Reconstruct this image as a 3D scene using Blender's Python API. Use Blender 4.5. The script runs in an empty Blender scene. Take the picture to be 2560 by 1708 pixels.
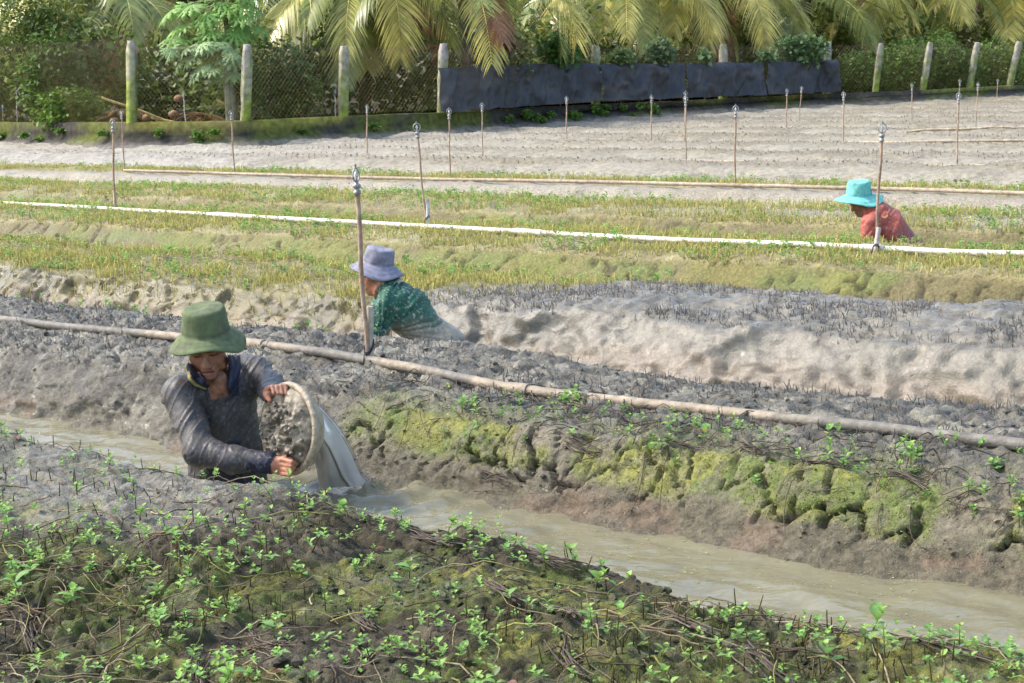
import bpy, math, random
import numpy as np
from mathutils import Vector, Matrix
rng = np.random.default_rng(7); random.seed(7)
S = bpy.context.scene
COL = S.collection

# ---------------------------------------------------------------- camera, sky, sun, exposure
F, CX, CY, H = 4357., 1280., 854., 1.5          # pinhole of the 2560x1708 photograph, eye height over the bed tops
TH, RHO = math.atan(712/F), math.radians(1.92)
_r = np.array([1, 0, 0.]); _f = np.array([0, math.cos(TH), -math.sin(TH)]); _u = np.array([0, math.sin(TH), math.cos(TH)])
CR = math.cos(RHO)*_r - math.sin(RHO)*_u; CU = math.sin(RHO)*_r + math.cos(RHO)*_u; CP = np.array([0, 0, H])
cam_d = bpy.data.cameras.new('camera'); cam = bpy.data.objects.new('camera', cam_d); COL.objects.link(cam)
cam.matrix_world = Matrix(((CR[0], CU[0], -_f[0], 0), (CR[1], CU[1], -_f[1], 0), (CR[2], CU[2], -_f[2], H), (0, 0, 0, 1)))
cam_d.sensor_width = 36; cam_d.lens = F/2560*36; cam_d.clip_end = 3000; cam_d.clip_start = .05
cam_d.dof.use_dof = True; cam_d.dof.focus_distance = 7.0; cam_d.dof.aperture_fstop = 22
S.camera = cam
SUN_EL = math.radians(48); SUN_H = np.array([-.985, .17])            # horizontal direction towards the sun
w = bpy.data.worlds.new('World'); S.world = w; w.use_nodes = True
nt = w.node_tree; bg = nt.nodes['Background']; sky = nt.nodes.new('ShaderNodeTexSky')
sky.sky_type = 'NISHITA'; sky.sun_disc = False; sky.sun_elevation = SUN_EL
sky.sun_rotation = math.atan2(SUN_H[0], SUN_H[1]); sky.dust_density = 3.0; sky.air_density = 1.0; sky.ozone_density = 1.0
nt.links.new(sky.outputs[0], bg.inputs[0]); bg.inputs[1].default_value = .15
sun_d = bpy.data.lights.new('sun', 'SUN'); sun_d.energy = 1.25; sun_d.angle = math.radians(4); sun_d.color = (1, .95, .87)
sun = bpy.data.objects.new('sun', sun_d); COL.objects.link(sun)
ts = Vector((SUN_H[0]*math.cos(SUN_EL), SUN_H[1]*math.cos(SUN_EL), math.sin(SUN_EL)))
sun.rotation_euler = ts.to_track_quat('Z', 'Y').to_euler(); sun.location = (-20, -8, 30)
S.view_settings.view_transform = 'Standard'; S.view_settings.look = 'None'; S.view_settings.exposure = 1.6; S.view_settings.gamma = 1
S.render.engine = 'CYCLES'

# ---------------------------------------------------------------- helpers: pixels, noise, meshes, materials
K = 2560/2350                                    # pixel positions below are noted on a 2350 px wide view
def ray(x, y): return _f + (x-CX)/F*CR - (y-CY)/F*CU
def onz(x, y, z=0.):
    d = ray(x*K, y*K); return CP + d*((z-H)/d[2])
def aty(x, y, Y):
    d = ray(x*K, y*K); return CP + d*(Y/d[1])
VV = np.array([.643, .766, 0]); UU = np.array([.766, -.643, 0])     # across the beds, along the beds
def W(u, v, z=0.): return UU*u + VV*v + np.array([0, 0, z])
def sstep(a, b, x):
    t = np.clip((x-a)/(b-a), 0, 1); return t*t*(3-2*t)
def hsh(ix, iy, s):
    ix = ix.astype(np.int64); iy = iy.astype(np.int64)
    n = (ix*374761393 + iy*668265263 + s*974634777) & 0xffffffff
    n = ((n ^ (n >> 13))*1274126177) & 0xffffffff
    n = ((n ^ (n >> 16))*2246822519) & 0xffffffff
    return ((n ^ (n >> 15)) & 0xffffff)/float(0xffffff)
def vn(x, y, s=0):
    x = np.asarray(x, float); y = np.asarray(y, float); ix = np.floor(x); iy = np.floor(y); fx = x-ix; fy = y-iy
    fx = fx*fx*fx*(fx*(fx*6-15)+10); fy = fy*fy*fy*(fy*(fy*6-15)+10)
    a = hsh(ix, iy, s); b = hsh(ix+1, iy, s); c = hsh(ix, iy+1, s); d = hsh(ix+1, iy+1, s)
    return (a+(b-a)*fx)*(1-fy) + (c+(d-c)*fx)*fy
def fbm(x, y, o=4, s=0, g=.5):
    r = 0; a = 1; t = 0; x = np.asarray(x, float); y = np.asarray(y, float)
    for i in range(o):
        r = r + a*vn(x, y, s+i*17); t += a; a *= g; x, y = (x*.8-y*.6)*2.03, (x*.6+y*.8)*2.03
    return r/t
def wor(x, y, s=0):
    x = np.asarray(x, float); y = np.asarray(y, float)
    ix = np.floor(x); iy = np.floor(y); f1 = np.full(x.shape, 9.); f2 = np.full(x.shape, 9.); cid = np.zeros(x.shape)
    for a in (-1, 0, 1):
        for b in (-1, 0, 1):
            cx = ix+a; cy = iy+b; h1 = hsh(cx, cy, s)
            d = np.hypot(cx+.1+.8*h1-x, cy+.1+.8*hsh(cx, cy, s+5)-y)
            m = d < f1; f2 = np.where(m, f1, np.minimum(f2, d)); cid = np.where(m, h1, cid); f1 = np.where(m, d, f1)
    return f1, f2, cid
def mix(a, b, t): return a*(1-t[..., None]) + np.asarray(b)*t[..., None]
def mesh_np(name, v, f, cols=None, smooth=True, extra=None):
    """v (n,3); f (m,k) array or list of arrays of different k"""
    me = bpy.data.meshes.new(name); v = np.asarray(v, np.float32)
    fl = f if isinstance(f, list) else [f]; fl = [np.asarray(q, np.int32) for q in fl if len(q)]
    me.vertices.add(len(v)); me.vertices.foreach_set('co', v.ravel())
    idx = np.concatenate([q.ravel() for q in fl]); tot = np.concatenate([np.full(len(q), q.shape[1], np.int32) for q in fl])
    me.loops.add(len(idx)); me.loops.foreach_set('vertex_index', idx)
    me.polygons.add(len(tot)); st = np.concatenate([[0], np.cumsum(tot)[:-1]]).astype(np.int32)
    me.polygons.foreach_set('loop_start', st)
    try: me.polygons.foreach_set('loop_total', tot)
    except Exception: pass
    if smooth: me.polygons.foreach_set('use_smooth', np.ones(len(tot), bool))
    me.update(calc_edges=True)
    if cols is not None:
        a = me.color_attributes.new('Col', 'FLOAT_COLOR', 'POINT'); c = np.ones((len(v), 4), np.float32)
        c[:, :3] = cols; a.data.foreach_set('color', c.ravel())
    for k, arr in (extra or {}).items():
        a = me.attributes.new(k, 'FLOAT', 'POINT'); a.data.foreach_set('value', np.asarray(arr, np.float32).ravel())
    me.validate(); return me
def ob(name, me, mat=None, parent=None, label=None, cat=None, group=None, kind=None, loc=None):
    o = bpy.data.objects.new(name, me); COL.objects.link(o)
    if mat is not None and me is not None:
        if len(me.materials) == 0: me.materials.append(mat)
    if parent is not None: o.parent = parent
    if loc is not None: o.location = loc
    for k, x in (('label', label), ('category', cat), ('group', group), ('kind', kind)):
        if x: o[k] = x
    return o
class MB:
    """collects pieces into one mesh with point colours"""
    def __init__(s): s.v = []; s.f3 = []; s.f4 = []; s.c = []; s.n = 0
    def add(s, v, f, c):
        v = np.asarray(v, float); f = np.asarray(f, int)
        (s.f3 if f.shape[1] == 3 else s.f4).append(f+s.n); s.v.append(v); s.n += len(v)
        c = np.asarray(c, float); s.c.append(np.broadcast_to(c, (len(v), 3)) if c.ndim == 1 else c)
    def tube(s, pts, rad, c, n=6, cap=True):
        p = np.asarray(pts, float); m = len(p); rad = np.broadcast_to(np.asarray(rad, float), (m,))
        t = np.gradient(p, axis=0); t /= np.linalg.norm(t, axis=1)[:, None]+1e-9
        a = np.array([0, 0, 1.]) if abs(t[0][2]) < .9 else np.array([1., 0, 0])
        b1 = np.cross(t, a); b1 /= np.linalg.norm(b1, axis=1)[:, None]+1e-9; b2 = np.cross(t, b1)
        an = np.arange(n)*2*math.pi/n
        v = p[:, None]+rad[:, None, None]*(b1[:, None]*np.cos(an)[None, :, None]+b2[:, None]*np.sin(an)[None, :, None])
        i = np.arange(m-1)[:, None]*n; j = np.arange(n)[None]; k = (j+1) % n
        f = np.stack([i+j, i+n+j, i+n+k, i+k], -1).reshape(-1, 4)
        cc = np.asarray(c, float)
        if cc.ndim == 2: cc = np.repeat(cc, n, 0)
        s.add(v.reshape(-1, 3), f, cc)
        if cap:
            for e in (0, m-1):
                base = s.n; c0 = cc if cc.ndim == 1 else cc[e*n]
                s.add(np.vstack([v[e], p[e][None]]), np.array([[q, (q+1) % n, n] if e else [(q+1) % n, q, n] for q in range(n)]), c0)
    def lathe(s, prof, c, org=(0, 0, 0), n=20, R=np.eye(3), fn=None):
        prof = np.asarray(prof, float); m = len(prof); an = np.arange(n)*2*math.pi/n
        v = np.stack([prof[:, None, 0]*np.cos(an), prof[:, None, 0]*np.sin(an), np.repeat(prof[:, 1:2], n, 1)], -1)
        if fn: v = fn(v, an)
        i = np.arange(m-1)[:, None]*n; j = np.arange(n)[None]; k = (j+1) % n
        f = np.stack([i+j, i+k, i+n+k, i+n+j], -1).reshape(-1, 4)
        s.add(v.reshape(-1, 3) @ np.asarray(R).T + np.asarray(org), f, c)
    def mesh(s, name, smooth=True):
        fs = [np.concatenate(q) for q in (s.f3, s.f4) if q]
        return mesh_np(name, np.concatenate(s.v), fs, np.concatenate(s.c), smooth)
def scatter(tv, tf, tc, pos, rot, scl, cmul, name):
    """many copies of one small template joined to one mesh; rot (n,3,3)"""
    n = len(pos); tv = np.asarray(tv, float)
    v = np.einsum('nij,kj->nki', rot, tv)*np.asarray(scl).reshape(n, 1, -1) + np.asarray(pos)[:, None]
    f = (np.asarray(tf)[None]+(np.arange(n)*len(tv))[:, None, None]).reshape(-1, np.asarray(tf).shape[1])
    c = np.broadcast_to(np.asarray(tc, float)[None], (n, len(tv), 3))*np.asarray(cmul)[:, None]
    return mesh_np(name, v.reshape(-1, 3), f, c.reshape(-1, 3))
def rotz(a):
    a = np.asarray(a, float); z = np.zeros_like(a); o = np.ones_like(a)
    return np.stack([np.stack([np.cos(a), -np.sin(a), z], -1), np.stack([np.sin(a), np.cos(a), z], -1), np.stack([z, z, o], -1)], -2)
def rotx(a):
    a = np.asarray(a, float); z = np.zeros_like(a); o = np.ones_like(a)
    return np.stack([np.stack([o, z, z], -1), np.stack([z, np.cos(a), -np.sin(a)], -1), np.stack([z, np.sin(a), np.cos(a)], -1)], -2)
def material(name, rough=.6, spec=.5, var=.25, vscale=30., bump=0., bscale=80., trans=0., rattr=None, col=None, sheen=0., bump2=0., b2scale=12., metal=0.):
    m = bpy.data.materials.new(name); m.use_nodes = True; t = m.node_tree; L = t.links.new
    b = t.nodes['Principled BSDF']; b.inputs['Roughness'].default_value = rough; b.inputs['Specular IOR Level'].default_value = spec; b.inputs['Metallic'].default_value = metal
    geo = t.nodes.new('ShaderNodeTexCoord')
    if col is None:
        at = t.nodes.new('ShaderNodeAttribute'); at.attribute_name = 'Col'; src = at.outputs['Color']
    else:
        rgb = t.nodes.new('ShaderNodeRGB'); rgb.outputs[0].default_value = (*col, 1); src = rgb.outputs[0]
    nz = t.nodes.new('ShaderNodeTexNoise'); nz.inputs['Scale'].default_value = vscale; nz.inputs['Detail'].default_value = 5; L(geo.outputs['Object'], nz.inputs['Vector'])
    mr = t.nodes.new('ShaderNodeMapRange'); mr.inputs[1].default_value = .3; mr.inputs[2].default_value = .7
    mr.inputs[3].default_value = 1-var; mr.inputs[4].default_value = 1+var; L(nz.outputs[0], mr.inputs[0])
    mx = t.nodes.new('ShaderNodeVectorMath'); mx.operation = 'MULTIPLY'; L(src, mx.inputs[0]); L(mr.outputs[0], mx.inputs[1])
    L(mx.outputs[0], b.inputs['Base Color'])
    if rattr:
        ra = t.nodes.new('ShaderNodeAttribute'); ra.attribute_name = rattr
        rm = t.nodes.new('ShaderNodeMath'); rm.operation = 'MULTIPLY_ADD'; L(nz.outputs[0], rm.inputs[0]); rm.inputs[1].default_value = .25
        rs = t.nodes.new('ShaderNodeMath'); rs.operation = 'SUBTRACT'; L(ra.outputs['Fac'], rs.inputs[0]); rs.inputs[1].default_value = .12
        L(rs.outputs[0], rm.inputs[2]); L(rm.outputs[0], b.inputs['Roughness'])
    last = None
    for amt, sc in ((bump2, b2scale), (bump, bscale)):
        if amt > 0:
            bn = t.nodes.new('ShaderNodeTexNoise'); bn.inputs['Scale'].default_value = sc; bn.inputs['Detail'].default_value = 6; bn.inputs['Roughness'].default_value = .6
            L(geo.outputs['Object'], bn.inputs['Vector'])
            bp = t.nodes.new('ShaderNodeBump'); bp.inputs['Strength'].default_value = 1; bp.inputs['Distance'].default_value = amt; L(bn.outputs[0], bp.inputs['Height'])
            if last: L(last.outputs[0], bp.inputs['Normal'])
            last = bp
    if last: L(last.outputs[0], b.inputs['Normal'])
    if trans > 0:
        tr = t.nodes.new('ShaderNodeBsdfTranslucent'); ms = t.nodes.new('ShaderNodeMixShader'); ms.inputs[0].default_value = trans
        L(mx.outputs[0], tr.inputs[0]); L(b.outputs[0], ms.inputs[1]); L(tr.outputs[0], ms.inputs[2]); L(ms.outputs[0], t.nodes['Material Output'].inputs[0])
    return m
M = dict(
    soil=material('wet_soil', spec=.3, var=.35, vscale=45, bump=.007, bscale=170, rattr='Rough', bump2=.014, b2scale=42),
    slick=material('slick_mud_bed', spec=.38, var=.22, vscale=30, bump=.004, bscale=120, rattr='Rough', bump2=.006, b2scale=26),
    farsoil=material('field_mud', spec=.15, var=.3, vscale=14, bump=.012, bscale=46, rattr='Rough', bump2=.02, b2scale=13),
    leaf=material('leaf', rough=.45, spec=.3, var=.18, vscale=60, trans=.4),
    frond=material('frond', rough=.32, spec=.6, var=.2, vscale=5, trans=.45),
    twig=material('dry_stem', rough=.8, spec=.15, var=.3, vscale=60, trans=.35),
    bark=material('bark', rough=.9, spec=.2, var=.4, vscale=8, bump=.02, bscale=14),
    concrete=material('mossy_concrete', rough=.9, spec=.1, var=.4, vscale=9, bump=.01, bscale=40),
    pipe=material('mud_caked_plastic', rough=.55, spec=.2, var=.35, vscale=22, bump=.005, bscale=60),
    metal=material('sprinkler_metal', rough=.5, spec=.4, var=.4, vscale=60, metal=.3),
    cloth=material('wet_cloth', spec=.3, var=.22, vscale=60, bump=.0010, bscale=260, rattr='Rough', bump2=.0012, b2scale=40),
    hat=material('hat_cloth', rough=.85, spec=.2, var=.2, vscale=35, bump=.0008, bscale=500, bump2=.003, b2scale=30),
    net=material('shade_cloth', rough=.5, spec=.4, var=.12, vscale=5, bump=.003, bscale=70, bump2=.006, b2scale=7, trans=.10),
    wire=material('rusty_wire', rough=.8, spec=.3, var=.4, vscale=6),
    mud=material('slick_mud', rough=.32, spec=.3, var=.35, vscale=50, bump=.004, bscale=90, bump2=.006, b2scale=30),
)
def water_mat(name, col, wscale, amt, rough=.06):
    m = bpy.data.materials.new(name); m.use_nodes = True; t = m.node_tree; b = t.nodes['Principled BSDF']; L = t.links.new
    tc = t.nodes.new('ShaderNodeTexCoord'); nz = t.nodes.new('ShaderNodeTexNoise'); nz.inputs['Scale'].default_value = 2.5; nz.inputs['Detail'].default_value = 4; L(tc.outputs['Object'], nz.inputs[0])
    cr = t.nodes.new('ShaderNodeMix'); cr.data_type = 'RGBA'; cr.inputs[6].default_value = (*[c*.8 for c in col], 1); cr.inputs[7].default_value = (*[c*1.2 for c in col], 1)
    L(nz.outputs[0], cr.inputs[0]); L(cr.outputs[2], b.inputs['Base Color'])
    b.inputs['Roughness'].default_value = rough; b.inputs['IOR'].default_value = 1.33; b.inputs['Specular IOR Level'].default_value = .5
    mp = t.nodes.new('ShaderNodeMapping'); mp.inputs['Scale'].default_value = (1, 1.6, 1); L(tc.outputs['Object'], mp.inputs[0])
    n2 = t.nodes.new('ShaderNodeTexNoise'); n2.inputs['Scale'].default_value = wscale; n2.inputs['Detail'].default_value = 3; L(mp.outputs[0], n2.inputs[0])
    bp = t.nodes.new('ShaderNodeBump'); bp.inputs['Distance'].default_value = amt; L(n2.outputs[0], bp.inputs['Height']); L(bp.outputs[0], b.inputs['Normal'])
    return m
M['water'] = water_mat('murky_water', (.17, .16, .10), 5, .022, .04)
ZW = -.30                                        # water level in the ditches

# ---------------------------------------------------------------- the ground: one big sheet, the beds, the water
def sheet(name, x0, x1, y0, y1, z, col, mat, rough=.8):
    v = np.array([[x0, y0, z], [x1, y0, z], [x1, y1, z], [x0, y1, z]], float)
    me = mesh_np(name, v, np.array([[0, 1, 2, 3]]), np.tile(col, (4, 1)), extra={'Rough': [rough]*4})
    return ob(name, me, mat, kind='structure')
sheet('ground', -900, 900, -300, 1500, -.9, (.10, .085, .06), M['farsoil'])

GREY = np.array([.21, .20, .175]); GREYL = np.array([.275, .25, .215]); BROWN = np.array([.115, .078, .05]); DARK = np.array([.055, .045, .036])
MOSS = np.array([.105, .14, .032]); MOSSY = np.array([.235, .225, .055]); OLIVE = np.array([.17, .145, .06]); CLAY = np.array([.27, .20, .145])
BED = {}
def bed(name, prof, u0, u1, step, shape, mat, du=None, vs=None):
    prof = np.asarray(prof, float); seg = np.r_[0, np.cumsum(np.hypot(*np.diff(prof, axis=0).T))]
    T = np.arange(0, seg[-1], step); nT = len(T)
    pv = np.interp(T, seg, prof[:, 0]); pz = np.interp(T, seg, prof[:, 1])
    ker = np.ones(max(3, int(.10/step)|1)); ker /= ker.sum(); pad = len(ker)//2
    sm = lambda a: np.convolve(np.pad(a, pad, mode='edge'), ker, 'valid')
    pv, pz = sm(pv), sm(pz)
    dv, dz = np.gradient(pv), np.gradient(pz); l = np.hypot(dv, dz); nv, nz = -dz/l, dv/l
    U = np.arange(u0, u1, du or step); gu, gt = np.meshgrid(U, T, indexing='ij')
    gv = np.broadcast_to(pv, gu.shape); gz = np.broadcast_to(pz, gu.shape)
    vmid = (prof[0, 0]+prof[-1, 0])/2
    bank = np.broadcast_to(sstep(.25, .6, np.abs(nv)), gu.shape)*(gv < vmid)
    h, col, rough = shape(gu, gt, gv, gz, bank)
    v = gv + h*nv; z = gz + h*nz
    if vs: v = v + vs(gu, gv)
    pos = gu[..., None]*UU + v[..., None]*VV; pos[..., 2] = z
    a, b = gu.shape; i = np.arange(a-1)[:, None]*b; j = np.arange(b-1)[None]
    f = np.stack([i+j, i+b+j, i+b+j+1, i+j+1], -1).reshape(-1, 4)
    col = col*np.array([1.0, .985, .86])                                  # bed colours yellowed to offset the blue cast of the sky light
    me = mesh_np(name, pos.reshape(-1, 3), f, col.reshape(-1, 3), extra={'Rough': rough})
    o = ob(name, me, mat, kind='structure')
    BED[name] = dict(pos=pos, u=gu, v=v, z=z, t=gt, bank=bank, col=col)
    return o
def cracks(u, t, sc, s, wid=.09):
    uu = u/sc + .5*(fbm(u*5, t*5, 3, s)-.5)*2; tt = t/(sc*1.25) + .5*(fbm(u*5+9, t*5, 3, s+3)-.5)*2
    f1, f2, cid = wor(uu, tt, s); e = f2-f1
    return 1-sstep(0, wid, e), cid, e
def clods(u, t, sc, s):
    f1, f2, cid = wor(u/sc+.4*fbm(u*9, t*9, 2, s), t/sc+.4*fbm(u*9+5, t*9, 2, s+1), s)
    return np.sqrt(np.clip(1-(f1/.75)**2, 0, 1))*(.4+.6*cid), cid

def shapeA(u, t, v, z, bank):
    lo = fbm(u*1.1, v*1.1, 3, 1)-.5; md = fbm(u*4, v*4, 4, 2)-.5
    c1, id1 = clods(u, t, .17, 3); c2, id2 = clods(u, t, .075, 4); c3, _ = clods(u, t, .03, 5)
    m = fbm(u*2.3, v*2.3, 3, 30); cl = sstep(.34, .62, m)
    g = sstep(-4.15, -4.75, u+.5*(fbm(u*3, v*3, 3, 8)-.5)) * sstep(3.1, 3.55, v+.7*(fbm(u*3+4, v*3, 3, 9)-.5))
    fg = 1-np.abs(2*fbm(u*11+2*md, t*11, 4, 6, .6)-1); f2_ = fbm(u*34, t*34, 3, 7)-.5
    h = lo*.12 + md*.07 + (c1*.034+c2*.022*(.4+.6*cl)+c3*.010+fg*.03*cl+f2_*.016)*(1-.55*g) - .062 - .006*sstep(3.5, 4.1, v)
    slick = fbm(u*6+2*md, v*9, 5, 12, .55); h += g*(.045*(1-np.abs(2*slick-1))**1.5 + .01*fbm(u*25, v*25, 3, 13))
    ck, cid, e = cracks(u, t, .21, 14); ck *= sstep(.5, .7, fbm(u*1.7, v*1.7, 2, 15)); h -= ck*.04*(1-g)
    k2, _, _ = cracks(u, t, .065, 27, .16); k2 = k2*sstep(.42, .55, fbm(u*2.8, v*2.8, 3, 28))*(1-g); h -= k2*.012
    h += (1-g)*.020*(np.abs(2*fbm(u*20, t*20, 3, 29, .6)-1)-.4)
    h += .05*sstep(3.6, 4.05, v)*(fbm(u*2.2, v*0+3, 3, 16)-.35)
    col = np.broadcast_to(np.array([.05, .043, .026]), u.shape+(3,)).copy()
    col = mix(col, (.12, .105, .08), sstep(.45, .75, fbm(u*7, v*7, 4, 20))*.7)
    mo = sstep(.41, .58, fbm(u*2.6, v*2.6, 4, 21)+.22*(id1-.5)+.1*(c2-.5))
    mg = fbm(u*5, v*5, 3, 22); mo = mo*(.35+.65*sstep(.38, .6, fbm(u*28, v*28, 3, 26))); col = mix(col, MOSS*.7, mo*.85); col = mix(col, MOSSY*.75, mo*sstep(.52, .72, mg)*.8)
    pale = sstep(.68, .78, fbm(u*14, v*14, 3, 23)); col = mix(col, (.22, .24, .16), pale*.55*mo)
    col = mix(col, GREY*.8, g*(.55+.45*sstep(.35, .55, slick)))
    col = mix(col, DARK*.7, k2*.6); col = col*(.72+.56*fbm(u*45, v*45, 3, 31))[..., None]; wetb = sstep(-.1, -.28, z+h); col = mix(col, BROWN, wetb)
    rough = .86-.5*g-.45*wetb-.15*sstep(.5, .7, fbm(u*3, v*3, 3, 25))
    return h, col, rough
bed('bed_front_near', [(-1.2, -.12), (1.0, -.05), (1.78, -.02)], -8.6, 2.5, .045, shapeA, M['soil'])
bed('bed_front', [(1.72, -.03), (2.6, 0), (3.6, 0), (4.05, -.01), (4.2, -.06), (4.34, -.2), (4.5, -.34), (4.75, -.46)], -7.6, .2, .0098, shapeA, M['soil'], vs=lambda u, v: -.12*sstep(-3.4, -1.9, u)*sstep(3, 4, v))

def shapeB(u, t, v, z, bank):
    left = sstep(-5.2, -5.8, u+.5*(fbm(u*3, v*3, 2, 40)-.5)); low = sstep(-.14, -.24, z + .1*(fbm(u*4, t*4, 3, 41)-.5))
    lo = fbm(u*1.3, v*1.3, 3, 42)-.5; md = fbm(u*5, t*5, 4, 43)-.5; sl = fbm(u*7+1.5*md, t*9, 5, 44, .55)
    c1, id1 = clods(u, t, .13, 45); c2, _ = clods(u, t, .055, 46); top = 1-bank
    fg = (1-np.abs(2*fbm(u*12+2*md, t*12, 4, 62, .6)-1))**1.5; f2_ = fbm(u*36, t*36, 3, 63)-.5
    fl = 1-.7*bank*(1-left); h = (lo*.08 + md*.045)*fl + top*(c1*.022+c2*.016+fg*.05-.062) + (1-top)*(.012*c2+.010*fg) + left*.04*(1-np.abs(2*sl-1))**1.5 + f2_*.014*fl - left*bank*.05
    ck, cid, e = cracks(u, t*.8, .16, 47, .07); ckm = bank*(1-left*.8)*sstep(-.27, -.2, z)*sstep(.25, .4, fbm(u*2, t*2, 2, 60))
    k3, _, _ = cracks(u, t, .06, 66, .10); k3 = k3*ckm*sstep(.5, .6, fbm(u*4, t*4, 2, 67)); h -= ck*ckm*.06 + k3*.014; h += ckm*.006*np.sqrt(np.clip(e, 0, 1)) + ckm*(cid-.5)*.012
    h += low*bank*(.028*(1-np.abs(2*fbm(u*6, t*8, 4, 61)-1))**2+.014*(fbm(u*26, t*26, 3, 65)-.5))
    h += bank*.07*(fbm(u*1.6, t*0+2, 3, 48)-.5)                          # wandering foot of the bank
    col = mix(np.broadcast_to(GREY*.66, u.shape+(3,)), GREY*1.12, sstep(.48, .68, fbm(u*6, v*6, 4, 49)))
    col = mix(col, (.065, .062, .056), sstep(.47, .64, fbm(u*11, v*11, 4, 50))*.85)
    rb = (1-left)*bank; edge = (1-left)*sstep(5.85, 5.5, v+.25*(fbm(u*4, v*4, 3, 51)-.5))*(1-bank)
    col = mix(col, np.array([.17, .15, .115]), np.clip(rb+edge*.6, 0, 1)*.9)
    mo = sstep(.30, .48, fbm(u*3.2, t*3.2, 4, 52)+.2*(cid-.5)); ye = sstep(.45, .58, fbm(u*2.6+7, t*2.6, 3, 53)+.3*(cid-.5))
    mo = mo*(.35+.65*sstep(.32, .58, fbm(u*24, t*24, 4, 64))); col = mix(col, MOSS*1.15, np.clip(rb+edge*.45, 0, 1)*mo*.9*(1-low)); col = mix(col, MOSSY*1.0, rb*mo*ye*(1-low)*.7)
    col = mix(col, np.array([.11, .098, .07]), low*bank*(1-.5*left)); col = mix(col, np.array([.15, .11, .08]), low*bank*sstep(.55, .7, fbm(u*4, t*6, 3, 54))*.75)
    col = mix(col, DARK*.35, np.clip(ck*ckm*.95+k3*.5, 0, 1)); col = col*(.78+.44*fbm(u*40, t*40, 3, 68))[..., None]
    rough = .40+.15*rb*(1-low)-.26*low*bank-.12*sstep(.45, .6, fbm(u*4, v*4, 3, 55))-.1*left-.05*(1-bank)
    return h, col, rough
bed('bed_piped', [(4.70, -.5), (5.05, -.44), (5.24, -.34), (5.32, -.26), (5.40, -.12), (5.48, -.03), (5.62, .0), (6.2, .02), (6.62, .0), (6.80, -.06), (6.95, -.24), (7.05, -.36), (7.4, -.5)], -12.2, -.5, .0142, shapeB, M['soil'])

def shapeC(u, t, v, z, bank):
    lf = sstep(-7.0, -7.7, u+.9*(fbm(u*2, v*2, 3, 70)-.5)-.9*(v-8.4)); low = sstep(-.12, -.22, z + .12*(fbm(u*4, t*4, 3, 71)-.5))
    lo = fbm(u*1.3, v*1.3, 3, 72)-.5; md = fbm(u*5, t*5, 4, 73)-.5; c1, id1 = clods(u, t, .12, 75); sl = fbm(u*6+1.5*md, t*7, 4, 74, .55)
    fg = (1-np.abs(2*fbm(u*11+2*md, t*11, 4, 85, .6)-1))**1.5
    h = lo*.07+md*.04+(1-bank)*(c1*.02+fg*.03-.035) + (1-lf)*.04*(1-np.abs(2*sl-1))**1.5 + .014*(fbm(u*30, t*30, 3, 86)-.5)
    ck, cid, e = cracks(u, t, .2, 77, .08); km = bank*(.25+.75*lf)*sstep(-.3, -.2, z)*sstep(.35, .5, fbm(u*2, t*2, 2, 79)+.25*lf); h -= ck*km*.045; h += bank*.12*(fbm(u*1.8, t*0+2, 3, 78)-.5)
    dent = sstep(.62, .72, fbm(u*2.2, t*2.8, 2, 80))*bank; h -= dent*.06; h += bank*.03*(1-np.abs(2*fbm(u*5, t*6, 3, 87)-1))**2
    col = mix(np.broadcast_to(GREY*1.05, u.shape+(3,)), np.array([.27, .25, .22]), sstep(.4, .65, fbm(u*4, v*4, 4, 81)))
    col = mix(col, (.20, .185, .165), sstep(.52, .7, fbm(u*8, v*8, 4, 82))*.6*(1-bank))
    col = mix(col, np.array([.24, .21, .095]), lf*(1-bank)*.9); col = mix(col, np.array([.125, .112, .06]), lf*bank*.95)
    col = mix(col, OLIVE, lf*bank*sstep(.45, .6, fbm(u*3, t*3, 3, 83))*.8)
    col = mix(col, CLAY*1.0, low*bank*.45); col = mix(col, np.array([.11, .09, .05]), ck*km*.7)
    col = col*(.62+.20*sstep(.3, .7, fbm(u*13, t*13, 3, 88)))[..., None]*(1-.12*(1-lf))[..., None]
    rough = .27+.3*lf*(1-bank)+.1*lf*bank-.1*sstep(.45, .6, fbm(u*4, v*4, 3, 84))
    return h, col, rough
bed('bed_stubble', [(7.4, -.5), (7.62, -.42), (7.78, -.3), (7.88, -.16), (7.99, -.04), (8.15, 0), (8.7, .02), (9.2, 0), (9.36, -.06), (9.52, -.24), (9.65, -.36), (9.95, -.5)], -17, -1.4, .0215, shapeC, M['slick'])

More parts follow.
